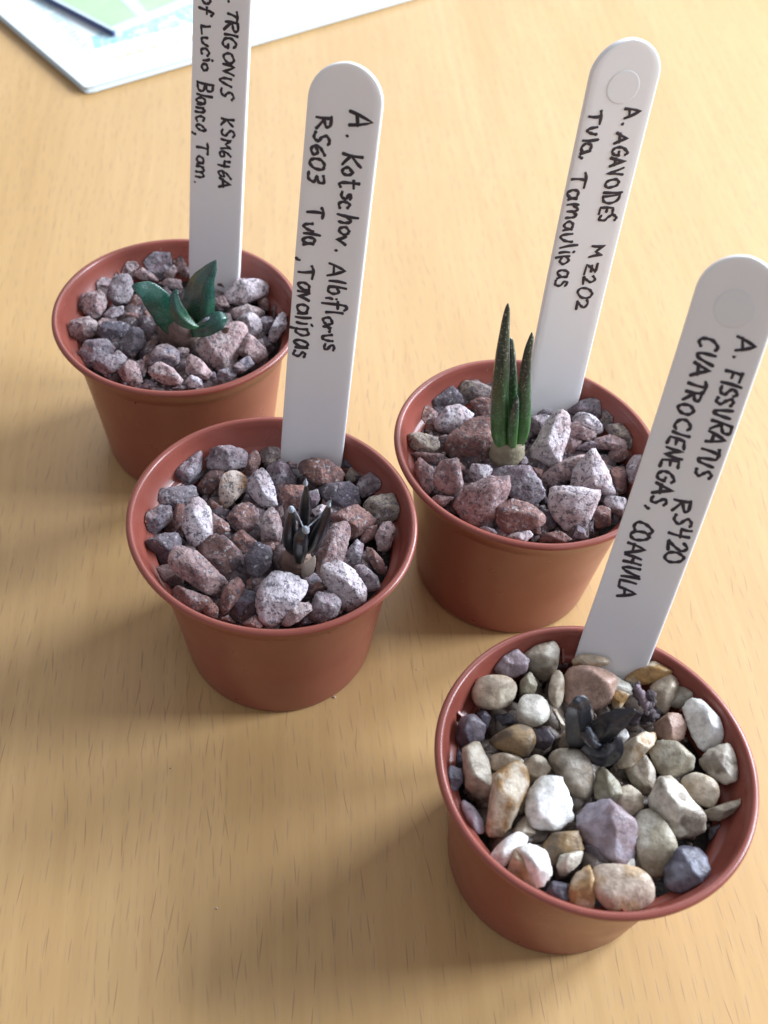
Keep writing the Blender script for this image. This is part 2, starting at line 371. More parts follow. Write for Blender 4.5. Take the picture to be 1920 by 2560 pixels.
STONES['A'] = [
(2,'g',(612,135,690,118,800,130,818,235,745,312,665,240,625,180)),(1,'r',(825,195,885,178,915,240,900,335,870,290)),(1,'p',(770,330,840,255,858,300,835,345)),
(1,'w',(385,300,410,250,490,270,470,325,400,315)),(2,'p',(500,290,530,220,590,215,618,265,560,325,480,330)),(1,'p',(575,320,645,275,715,325,745,360,640,350)),
(1,'g',(285,360,335,325,455,325,460,390,430,440,310,430)),(2,'g',(430,400,470,330,550,325,590,400,580,470,490,510,435,460)),(1,'g',(200,510,255,445,290,440,285,540,270,580,200,570)),
(2,'p',(265,500,300,440,390,430,425,490,400,560,350,600,290,560)),(1,'g',(395,570,440,530,520,515,525,560,440,600)),(2,'p',(185,660,205,610,300,590,350,625,340,690,270,750,200,720)),
(1,'p',(345,640,390,595,440,610,400,690,390,720,350,690)),(2,'k',(385,680,410,620,500,620,590,640,560,700,470,740,390,725)),(1,'k',(490,740,590,640,660,670,650,760,575,845,510,810)),
(1,'g',(245,800,300,735,420,730,470,780,440,830,350,870,290,895)),(2,'g',(340,880,370,830,440,825,520,850,500,910,400,945,345,920)),(2,'g',(445,820,490,790,545,840,530,880,480,850)),
(1,'p',(500,930,555,860,620,880,645,980,600,1020,540,990)),(0,'g',(395,950,450,940,480,985,430,970)),(1,'g',(630,1020,690,980,740,1010,730,1038,640,1032)),
(2,'g',(745,770,790,742,865,800,870,870,830,905,740,870,690,890,710,820)),(3,'p',(690,900,750,870,830,910,885,975,870,1005,770,1000,690,950),'a'),(2,'p',(912,860,945,820,1010,860,1070,930,1050,975,980,960,915,940)),
(2,'w',(905,990,955,952,1010,975,1020,1020,940,1030)),(1,'g',(815,1035,880,1010,935,1030,900,1042)),(2,'p',(990,740,1100,730,1180,670,1220,620,1300,680,1240,770,1200,900,1130,920,1050,860,990,800)),
(2,'p',(1240,770,1310,690,1410,780,1430,830,1360,875,1250,810)),(2,'g',(1105,990,1130,920,1200,905,1240,945,1200,980)),(3,'g',(1215,890,1310,830,1345,880,1270,935,1230,940)),
(1,'p',(1200,540,1300,508,1430,555,1380,600,1240,600)),(2,'w',(1235,610,1310,560,1390,600,1395,660,1360,700,1260,670)),(1,'g',(1390,580,1460,580,1470,630,1420,690,1395,650)),
(2,'w',(1440,690,1510,540,1550,570,1545,640,1480,740,1440,720)),(0,'r',(1450,540,1490,505,1530,540,1480,590)),(2,'w',(1160,430,1250,350,1390,352,1435,410,1370,470,1270,505,1180,490)),
(1,'p',(1430,380,1480,340,1520,380,1510,450,1460,440)),(0,'r',(1370,480,1420,458,1460,490,1440,545,1380,530)),(0,'r',(1310,700,1350,690,1385,740,1340,750)),(0,'r',(635,580,670,540,700,590,680,640)),
(0,'r',(562,500,600,440,650,500,620,540)),(1,'p',(745,380,800,345,880,350,890,410,800,400)),(1,'r',(1110,360,1150,340,1170,400,1120,405)),(1,'p',(1090,470,1150,450,1190,520,1120,530)),
(0,'r',(640,800,735,700,745,740,660,830)),(1,'p',(905,270,940,270,945,330,915,340)),(0,'r',(650,830,700,810,690,900,660,960)),(1,'p',(870,780,940,780,930,830,880,850)),(0,'k',(1340,780,1420,700,1450,760,1400,800)),
(0,'p',(600,870,640,850,680,900,650,960,620,930)),(0,'g',(1060,940,1100,930,1110,980,1060,990)),(0,'r',(530,560,600,560,640,620,560,620))]
STONES['B'] = [
(2,'g',(260,310,320,200,360,198,435,250,430,330,380,400,330,415,285,370)),(1,'g',(400,230,450,215,480,240,440,290)),(1,'g',(530,200,570,175,640,195,655,225,530,225)),
(3,'g',(465,300,490,225,590,215,680,240,685,310,600,335,490,335)),(1,'r',(640,320,735,232,765,290,740,370,670,375)),(1,'t',(745,240,800,215,875,215,885,280,850,310,790,300)),
(1,'p',(885,255,960,275,975,330,910,320)),(3,'r',(975,300,1020,278,1130,290,1215,350,1195,410,1080,415,990,350)),(1,'k',(1200,300,1240,268,1280,300,1240,360,1205,340)),
(1,'t',(1230,370,1260,328,1310,370,1280,405,1240,400)),(2,'g',(1300,390,1370,350,1448,352,1450,400,1370,470,1320,480)),(2,'q',(540,460,560,370,620,340,700,380,690,430,620,500,580,545,545,510),'s'),
(1,'r',(425,420,490,350,560,350,545,420,470,480,425,460)),(3,'w',(690,410,785,320,830,400,848,520,770,530,700,450),'a'),(1,'g',(805,330,880,292,950,350,970,400,920,440,850,440,820,390)),
(1,'r',(865,470,900,430,1000,430,990,500,960,560,880,560)),(1,'k',(1040,425,1130,425,1250,408,1290,440,1305,530,1230,570,1150,520,1110,470)),(2,'t',(1320,530,1370,490,1480,475,1530,520,1540,600,1420,645,1350,600)),
(1,'g',(150,500,180,450,300,440,400,425,410,500,310,545,170,545)),(2,'g',(105,650,150,570,215,528,275,545,280,610,180,690,120,705)),(0,'r',(240,670,310,535,350,530,360,600,345,680,260,690)),
(3,'w',(345,640,360,560,400,490,440,500,490,560,498,690,430,745,370,720),'a'),(2,'r',(495,570,590,630,597,665,500,700)),(1,'r',(590,600,640,530,700,512,755,570,740,670,650,690)),
(2,'p',(775,640,790,530,850,540,878,660,870,720,775,730)),(2,'r',(1150,600,1230,560,1290,525,1385,610,1370,650,1250,720,1180,640)),(1,'w',(1050,560,1100,530,1160,550,1165,600,1080,600)),
(2,'p',(1070,920,1090,770,1150,650,1230,630,1250,680,1210,830,1130,900,1075,930)),(2,'p',(1400,700,1430,625,1480,620,1500,660,1470,770,1410,770)),(1,'r',(1310,720,1340,655,1400,640,1400,700,1330,740)),
(2,'g',(1235,790,1290,720,1330,750,1310,850,1270,850)),(2,'r',(1320,760,1350,742,1430,830,1450,890,1400,890)),(2,'g',(1280,870,1320,850,1400,920,1420,980,1350,1000)),
(1,'k',(115,740,250,690,310,680,330,740,290,830,160,900)),(0,'r',(160,890,280,840,350,960,270,1000,200,950)),(1,'r',(380,730,540,690,630,750,690,870,640,930,560,910,440,790)),
(3,'p',(285,820,320,762,430,800,580,950,585,1010,540,1050,410,970,290,880),'a'),(2,'r',(610,700,670,668,740,730,690,795,640,780)),(2,'k',(685,820,740,740,820,760,830,860,770,930,700,890)),
(2,'r',(540,1060,590,960,640,925,680,980,640,1050,570,1130)),(2,'r',(265,990,320,975,490,1040,480,1085,430,1115,300,1040)),(1,'r',(440,1110,500,1060,535,1090,530,1155)),
(1,'k',(625,1075,680,1000,740,1010,750,1070,650,1140)),(3,'w',(755,1060,770,980,830,895,950,910,1040,960,960,1060,870,1165,830,1180,770,1140),'a'),(2,'p',(880,1180,950,1070,1030,1060,1040,1110,960,1170,920,1190)),
(2,'g',(1030,1130,1080,1010,1180,1010,1200,1070,1180,1130,1090,1170)),(3,'w',(1100,860,1200,845,1280,890,1335,970,1335,1040,1230,1100,1200,1050,1120,950)),(1,'r',(1020,1000,1080,945,1130,980,1060,1030)),
(1,'r',(660,1180,740,1130,800,1180,760,1200)),(0,'r',(540,1150,590,1130,640,1180)),(0,'t',(400,340,440,280,490,340,440,400)),(0,'r',(215,400,240,365,290,370,300,420,220,440)),
(1,'g',(1030,460,1080,445,1090,500,1050,560)),(0,'k',(1420,890,1460,860,1450,940)),(0,'r',(360,560,330,700,300,740,280,700)),(0,'r',(760,740,860,730,870,820,800,830)),(0,'r',(690,940,760,930,750,1000,690,990)),
(0,'k',(950,1130,1010,1100,1100,1160,1000,1180)),(0,'r',(1180,1100,1230,1090,1200,1140)),(0,'g',(1000,950,1060,900,1100,950,1040,990)),(0,'r',(480,480,550,540,600,580,500,560)),(0,'r',(1100,480,1150,560,1110,570))]
STONES['C'] = [
(1,'g',(355,570,420,490,465,455,530,490,545,530,450,590,380,590)),(1,'g',(545,500,590,475,625,510,635,550,580,540)),(1,'g',(540,530,590,540,640,580,550,580)),
(2,'t',(430,570,460,545,560,560,640,600,640,640,500,660,440,610)),(1,'k',(260,660,320,600,400,590,450,640,480,690,400,730,330,760,270,700)),(1,'r',(165,750,230,680,280,720,270,790,180,810)),
(1,'r',(510,680,560,650,635,660,635,750,560,760)),(2,'w',(305,800,370,710,450,700,525,750,500,820,410,860,320,840)),(0,'r',(140,850,165,810,210,850,150,880)),
(2,'t',(110,920,150,870,210,860,310,885,315,940,270,975,150,950)),(1,'p',(130,970,200,985,340,985,345,1020,290,1045,170,1000)),(1,'r',(350,950,400,880,510,790,630,775,630,960,600,1030,480,1045,400,1010)),
(1,'g',(330,880,370,870,400,900,350,930)),(0,'r',(200,810,290,770,310,850,230,860)),(1,'g',(855,830,870,770,940,750,1000,770,960,850,880,870)),(1,'g',(870,690,930,690,1000,740,950,760,880,740)),
(3,'w',(860,990,990,770,1050,745,1090,780,1085,880,1040,1030,950,1080,870,1040)),(2,'g',(1075,730,1180,670,1270,650,1305,670,1290,750,1250,790,1180,740)),(2,'t',(1300,730,1340,692,1380,730,1370,800,1320,810)),
(3,'w',(1100,770,1160,728,1260,780,1300,850,1280,880,1150,820)),(2,'p',(1090,810,1150,800,1270,870,1270,895,1200,900,1100,870)),(2,'t',(1310,820,1400,810,1500,880,1520,930,1470,945,1400,870,1310,860)),
(1,'g',(1135,950,1220,905,1270,920,1250,960,1150,960)),(2,'p',(1250,900,1340,870,1420,900,1440,950,1350,960,1260,945)),(1,'r',(1330,980,1370,940,1430,950,1450,1010,1370,1035,1330,1020)),
(0,'p',(1080,870,1170,910,1120,990,1070,1000)),(1,'p',(920,1130,1000,1060,1100,1010,1180,990,1200,1030,1110,1130,950,1200)),(3,'w',(1110,1180,1130,1080,1240,955,1265,1010,1320,1090,1360,1220,1250,1200,1140,1190),'a'),
(0,'r',(1260,1010,1320,1030,1340,1080,1300,1050)),(2,'w',(1440,1060,1480,990,1530,990,1520,1100,1450,1170)),(0,'r',(1345,1060,1430,1050,1430,1200,1360,1220)),(1,'p',(185,1060,210,1010,300,1080,290,1190,250,1220,200,1140)),
(3,'p',(295,1110,330,1040,430,1020,440,1080,467,1160,390,1230,310,1190),'a'),(1,'r',(440,1030,480,1060,480,1120,450,1110)),(2,'w',(505,1110,530,1045,610,1050,640,1080,600,1150,540,1175)),
(2,'g',(615,1110,700,1065,870,1070,920,1150,955,1220,890,1300,800,1260,740,1140)),(3,'p',(360,1310,500,1180,610,1130,735,1130,735,1200,640,1380,560,1405,420,1340)),(1,'p',(270,1250,300,1230,410,1240,350,1295)),
(3,'r',(680,1310,760,1245,870,1290,945,1350,930,1400,740,1460,680,1400),'a'),(3,'w',(985,1280,1000,1190,1130,1190,1270,1215,1240,1300,1180,1400,1150,1475,1060,1420,1020,1370)),
(2,'w',(1285,1250,1340,1235,1430,1240,1410,1350,1340,1320)),(1,'r',(1230,1330,1290,1290,1340,1310,1340,1400,1260,1440)),(2,'w',(725,1475,780,1450,860,1438,880,1465,840,1500)),
(1,'r',(915,1500,960,1455,1040,1440,1110,1490,1060,1510)),(1,'g',(550,1420,600,1412,650,1430,690,1470,620,1450)),(2,'g',(775,1020,830,990,860,1030,820,1055)),(1,'g',(1150,1400,1195,1440,1190,1485,1120,1480)),
(0,'k',(930,1350,1000,1310,1020,1400,980,1440)),(0,'r',(470,1170,520,1150,540,1180,490,1210)),(0,'k',(1200,1400,1240,1380,1240,1450,1200,1440)),(0,'k',(1360,1340,1400,1360,1380,1400,1345,1400)),
(0,'r',(860,1420,920,1400,930,1460,880,1450)),(0,'r',(880,1060,940,1080,930,1130,880,1130)),(0,'g',(100,1000,170,1010,190,1060,130,1040)),(0,'r',(260,720,320,740,300,790,250,790))]
STONES['D'] = [
(3,'rp',(335,240,370,170,450,160,505,210,490,270,430,300,350,280)),(2,'gtan',(455,160,560,118,620,118,648,160,640,240,580,370,520,300,500,200)),(3,'cream',(235,370,260,310,330,288,410,300,460,370,430,430,340,450,260,430),'s'),
(2,'olive',(465,310,520,260,545,330,530,380,465,380)),(3,'paleg',(450,450,480,385,560,378,605,410,600,490,540,530,460,510),'s'),(2,'cream',(600,360,620,270,650,258,675,300,670,400,640,450,610,420),'s'),
(3,'orange',(710,215,760,185,830,190,890,205,885,235,820,250,730,245)),(2,'pink',(680,380,690,260,770,245,860,260,930,300,910,370,880,430,820,465,700,440)),(1,'paleg',(690,260,770,245,860,260,990,330,1000,370,930,420,800,400)),
(3,'flint',(970,300,1050,240,1130,210,1200,225,1212,255,1150,300,1060,330,990,315)),(2,'cream',(1095,340,1130,290,1210,285,1225,330,1170,480,1130,450),'a'),(2,'green',(1180,390,1230,325,1290,335,1308,390,1260,445,1200,440),'s'),
(3,'white',(1255,450,1290,405,1340,415,1430,500,1460,590,1440,615,1350,650,1300,580),'a'),(2,'pink',(1110,530,1180,478,1240,480,1270,530,1250,590,1180,600,1120,570),'a'),(2,'green',(1090,650,1130,600,1220,610,1300,680,1305,740,1200,780,1130,760)),
(3,'spot',(1320,690,1380,625,1470,620,1500,670,1550,720,1530,780,1450,800,1370,770)),(2,'cream',(1240,790,1310,755,1400,790,1425,850,1390,925,1310,900,1250,840),'s'),
(3,'spot',(1090,880,1130,790,1210,785,1260,870,1350,970,1360,1050,1300,1100,1220,1070,1150,960,1090,920)),(2,'gtan',(1350,940,1480,895,1555,885,1555,915,1430,985,1370,1000)),
(2,'purp',(160,560,180,495,240,480,295,530,290,610,210,650,165,630)),(1,'dark',(250,470,290,450,325,490,300,550)),(3,'brown',(300,600,370,560,440,525,510,540,535,600,490,675,400,650,320,630),'s'),
(1,'purp',(530,560,590,535,630,590,590,650,530,640)),(2,'gtan',(195,660,265,625,305,700,325,800,300,900,250,910,210,830),'a'),(2,'blue',(105,760,130,720,180,740,185,800,155,865,115,830)),
(2,'cream',(300,665,380,660,460,680,480,710,400,750,330,740),'s'),(3,'flint',(305,1040,330,940,340,780,430,720,490,740,495,830,430,900,400,1040,350,1055),'a'),(2,'cream',(480,720,530,670,580,690,610,740,550,800,510,820,490,780)),
(3,'white',(505,870,570,790,670,790,710,890,728,990,640,1020,540,1010,505,950),'a'),(2,'gtan',(605,700,640,650,760,655,800,700,830,800,810,885,720,860,640,770),'s'),(2,'olive',(815,740,860,725,940,800,970,880,900,910,830,870)),
(2,'cream',(940,840,990,815,1060,870,1060,920,990,980,930,930)),(3,'flint',(935,720,970,620,1050,570,1130,550,1120,600,1060,660,1000,720),'a'),(2,'white',(920,580,970,540,990,580,940,640)),
(3,'lav',(740,960,790,895,890,900,1015,1000,1015,1060,1010,1150,960,1200,880,1120,780,1070),'a'),(1,'purp',(775,1100,880,1110,930,1180,850,1195,790,1170)),(2,'green',(1015,1010,1060,925,1130,960,1210,1080,1220,1130,1150,1270,1090,1270,1040,1180),'s'),
(3,'blue',(1165,1220,1220,1130,1290,1100,1370,1140,1380,1210,1320,1320,1230,1350,1175,1300)),(1,'lav',(175,870,240,920,290,1000,290,1050,240,1040,190,950),'s'),(2,'white',(310,1170,370,1090,450,1040,540,1060,480,1100,420,1150,380,1215),'s'),
(3,'white',(450,1125,510,1105,590,1140,610,1240,545,1330,510,1270),'a'),(2,'orange',(410,1240,440,1130,500,1130,530,1230,545,1330,490,1300),'a'),(2,'brown',(565,1120,620,1050,740,1040,770,1130,690,1170,620,1210)),
(2,'spot',(660,1160,770,1130,750,1190,680,1260,620,1270)),(1,'dark',(590,1330,620,1280,680,1290,715,1340,690,1385,600,1370)),(2,'orange',(700,1370,720,1250,790,1205,830,1300,810,1410,745,1410),'a'),
(3,'quartz',(805,1270,840,1210,960,1205,1050,1230,1110,1310,1110,1400,1000,1435,890,1410,830,1340),'s'),(1,'gtan',(970,740,1060,660,1110,740,1120,850,1060,860,1000,800)),(1,'brown',(440,950,490,850,500,930,470,960)),
(1,'gtan',(430,1040,500,930,540,1050,470,1080)),(2,'flint',(900,390,940,360,990,380,950,440,905,450)),(1,'cream',(615,450,640,455,690,540,670,560)),(1,'white',(940,1180,1010,1170,1020,1220,940,1230)),
(0,'rp',(650,210,700,210,690,250,640,250)),(0,'brown',(640,620,680,560,750,640,650,650)),(0,'dark',(340,480,420,470,440,520,350,540)),(0,'purp',(1380,1020,1440,1000,1430,1080,1370,1090)),
(0,'brown',(560,1210,620,1230,600,1290,550,1260)),(0,'purp',(1100,430,1150,460,1130,520,1080,500)),(0,'dark',(120,660,170,640,190,700,140,720))]

SHAPE = {'A': (100, 560, .3978), 'B': (300, 1020, .4581), 'C': (960, 720, .4219), 'D': (1060, 1540, .5184)}
PLANTPX = {'A': (450, 800), 'B': (740, 1390), 'C': (1280, 1130), 'D': (1440, 1850)}
recs = []
for k in 'ABCD':
    ox, oy, s = SHAPE[k]; pot = POTS[k]
    for i, (lay, colr, pts, *opt) in enumerate(STONES[k]):
        P = [(ox+s*pts[j], oy+s*pts[j+1]) for j in range(0, len(pts), 2)]
        hh = hull2(P); cx, cy = hh.mean(0)
        z = H-(.20 if k != 'D' else .20)+.045*(lay-1.5)
        cen = px(cx, cy, z)
        # keep stones by the back rim lower than the lip
        vd = EYE-cen; D = np.linalg.norm(vd); vd /= D
        e1 = RT-vd*(RT@vd); e1 /= np.linalg.norm(e1); e2 = np.cross(vd, e1)
        uv = []
        for q in P:
            w_ = pxplane(q[0], q[1], cen, vd)-cen; uv.append((w_@e1, w_@e2))
        uv = np.array(uv)
        seed = ord(k)*1000+i*7
        sm = k == 'D'
        rough = 1.15 if not sm else (1.5 if colr in ('rp', 'purp', 'olive', 'spot', 'blue') else .35)
        sharp = (90 if not sm else 30)
        if 's' in opt: sharp = 8; rough = .3
        if 'a' in opt: sharp = 140; rough = .4
        Pn, c2 = stone_shape(uv, vd, e1, e2, seed, sharp, rough)
        org = cen+e1*c2[0]+e2*c2[1]-vd*(.0)
        Wd = Pn+org
        for j in range(len(Wd)):
            zz = min(Wd[j][2], H-.004); rr = unwarp_r(Wd[j], pot); mx = rin(zz)-.006
            if rr > mx:
                q = Wd[j]-pot['c']; f = mx/rr; Wd[j][0] = pot['c'][0]+q[0]*f; Wd[j][1] = pot['c'][1]+q[1]*f
        ORG[0] = org
        o = mesh('stone_chip' if k != 'D' else 'pebble', Wd, IF, M['chip' if not sm else 'pebble'])
        rr = np.random.default_rng(seed+5); tn = TONES[colr][rr.integers(len(TONES[colr]))]; j = rr.uniform(.86, 1.12)*(1.13 if not sm else (1 if colr == 'white' else .92))
        o.color = (*[min(1, x*j) for x in tn[0]], 1); o['tone'] = [float(min(1, x*j)) for x in tn[1]]
        sz = hh.max(0)-hh.min(0); xx = hh-hh.mean(0); ev = np.sqrt(np.linalg.eigvalsh(xx.T@xx))
        recs.append(dict(o=o, k=k, c=colr, x=cx, y=cy, area=math.sqrt(sz[0]*sz[1]), asp=ev[1]/ev[0], lay=lay, cen=cen))
# labels that say which stone: colour, size, shape and where it lies
ranks = {}
for k in 'ABCD':
    a = sorted(r['area'] for r in recs if r['k'] == k); lo, hi = a[len(a)//3], a[2*len(a)//3]
    pc = POTS[k]['c']+V(0, 0, H-.25); cx, cy = topx(pc); lx, ly = PLANTPX[k]
    for r in recs:
        if r['k'] != k: continue
        q = r['cen']-pc; rad = math.hypot(q[0], q[1]); ang = math.degrees(math.atan2(r['y']-cy, r['x']-cx))
        size = 'small' if r['area'] < lo else ('large' if r['area'] > hi else 'medium')
        shp = 'long' if r['asp'] > 1.75 else ('blocky' if r['asp'] < 1.28 else '')
        dirs = ['right', 'front right', 'front', 'front left', 'left', 'back left', 'back', 'back right']
        d = dirs[int(((ang+22.5) % 360)//45)]
        if math.hypot(r['x']-lx, (r['y']-ly)*1.2) < 125: pos = 'beside seedling, '+('right' if r['x'] > lx else 'left')+(' near' if r['y'] > ly else ' far')+' side'
        elif rad > .66: pos = 'against the '+d+' rim'
        else: pos = 'midway to '+d+' rim'
        r['size'] = size
        r['base'] = ' '.join(x for x in (size, shp, CW[r['c']], 'chip' if k != 'D' else 'pebble', pos, POTS[k]['where'].replace('back', 'of the back', 1) if 0 else 'of the '+POTS[k]['where']) if x)
    grp = {}
    for r in recs:
        if r['k'] == k: grp.setdefault(r['base'], []).append(r)
    for b_, rs in grp.items():
        if len(rs) > 1:
            byx = sorted(rs, key=lambda r: r['x']); n = len(rs)
            if n == 2: names = ['left-hand', 'right-hand']
            elif n == 3: names = ['leftmost', 'central', 'rightmost']
            else: names = ['leftmost', 'second-left']+['third-from-left', 'fourth-from-left', 'fifth-from-left'][:n-3]+['rightmost']
            for nm, r in zip(names, byx): r['base'] = nm+' '+r['base']
for r in recs:
    tag(r['o'], r['base'], 'stone' if r['k'] != 'D' else 'pebble', ('crushed granite chips' if r['k'] != 'D' else 'river pebbles')+' topping the '+POTS[r['k']]['where'])
# the stones below them, half hidden in the dark: too many and too covered to tell apart
for k, pot in POTS.items():
    rng = np.random.default_rng(ord(k)+5); vs, fs, n = [], [], 0
    for i in range(170):
        a = rng.uniform(0, 6.283); r_ = .70*math.sqrt(rng.uniform(0, 1)); sz = rng.uniform(.06, .115)
        z = H-.355+rng.uniform(-.03, .03)
        nr = rng.normal(size=(9, 3)); nr /= np.linalg.norm(nr, axis=1)[:, None]; ds = rng.uniform(.6, 1, 9)*sz
        d = np.clip(IVL@nr.T, 0, None)/ds; R_ = 1/np.power((d**12).sum(1), 1/12); R_ = np.minimum(R_, 1.6*sz)
        P = IVL*R_[:, None]+warp(pot['c']+V(r_*math.cos(a), r_*math.sin(a), z), pot)
        vs += list(P); fs += [[n+q for q in f] for f in IFL]; n += len(P)
    for i in range(160):       # grit between them
        a = rng.uniform(0, 6.283); r_ = .80*math.sqrt(rng.uniform(0, 1)); sz = rng.uniform(.012, .030)
        nr = rng.normal(size=(8, 3)); nr /= np.linalg.norm(nr, axis=1)[:, None]; ds = rng.uniform(.6, 1, 8)*sz
        d = np.clip(IVL@nr.T, 0, None)/ds; R_ = np.minimum(1/np.power((d**12).sum(1), 1/12), 1.6*sz)
        P = IVL*R_[:, None]+warp(pot['c']+V(r_*math.cos(a), r_*math.sin(a), H-.285+rng.uniform(-.05, .03)), pot)
        vs += list(P); fs += [[n+q for q in f] for f in IFL]; n += len(P)
    ORG[0] = V(*pot['c'])
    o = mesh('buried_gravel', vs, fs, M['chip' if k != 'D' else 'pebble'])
    o.color = (.18, .125, .12, 1) if k != 'D' else (.13, .10, .08, 1); o['tone'] = [.13, .095, .10] if k != 'D' else [.14, .11, .09]  # shade of the gaps is put into this darker stone colour
    tag(o, 'smaller gravel in the gaps beneath the top stones of the '+pot['where'], 'gravel', kind='stuff')

# ------------------------------------------------------------------ plant labels
TAGS = {
 'A': dict(a=V(-1.6973, 7.6396, 1.2897), d=V(.0362, .2485, .9679), s=V(.9744, -.224, .021), q=(3.15, .0007, -.0015)),
 'B': dict(a=V(-.5952, 5.6402, 1.2898), d=V(.034, .2663, .9633), s=V(.9991, -.032, -.0264), q=(2.941, .0014, -.0054)),
 'C': dict(a=V(1.2546, 6.4924, 1.2896), d=V(-.0019, .1099, .9939), s=V(.9642, .2638, -.0273), q=(2.9802, .0084, -.01)),
 'D': dict(a=V(1.6097, 4.0746, 1.2897), d=V(.0924, .3854, .9181), s=V(.972, -.2349, .0008), q=(2.8689, -.0088, -.0009))}
TW, TT = .476, .046
def tpos(T, t, u, n):
    L, cs, cn = T['q']; b = (t-L/2)**2-(L/2)**2; N_ = np.cross(T['s'], T['d'])
    return T['a']+T['d']*t+T['s']*(u+cs*b)+N_*(n+cn*b)
def tuv(T, x, y):
    N_ = np.cross(T['s'], T['d']); P = pxplane(x, y, T['a'], N_)
    for _ in range(4):
        t = (P-T['a'])@T['d']; u = (P-T['a'])@T['s']; Q = tpos(T, t, u, 0)
        gx, gy = topx(Q); P = P+(pxplane(x, y, T['a'], N_)-pxplane(gx, gy, T['a'], N_))
    return (P-T['a'])@T['d'], (P-T['a'])@T['s']
def smooth_line(p, n=5):
    if len(p) < 3: return p
    out = []; q = [p[0]]+list(p)+[p[-1]]
    for i in range(1, len(q)-2):
        a, b, c, d = map(np.array, q[i-1:i+3])
        for k in range(n):
            t = k/n; out.append(.5*((2*b)+(-a+c)*t+(2*a-5*b+4*c-d)*t*t+(-a+3*b-3*c+d)*t**3))
    out.append(np.array(p[-1])); return out
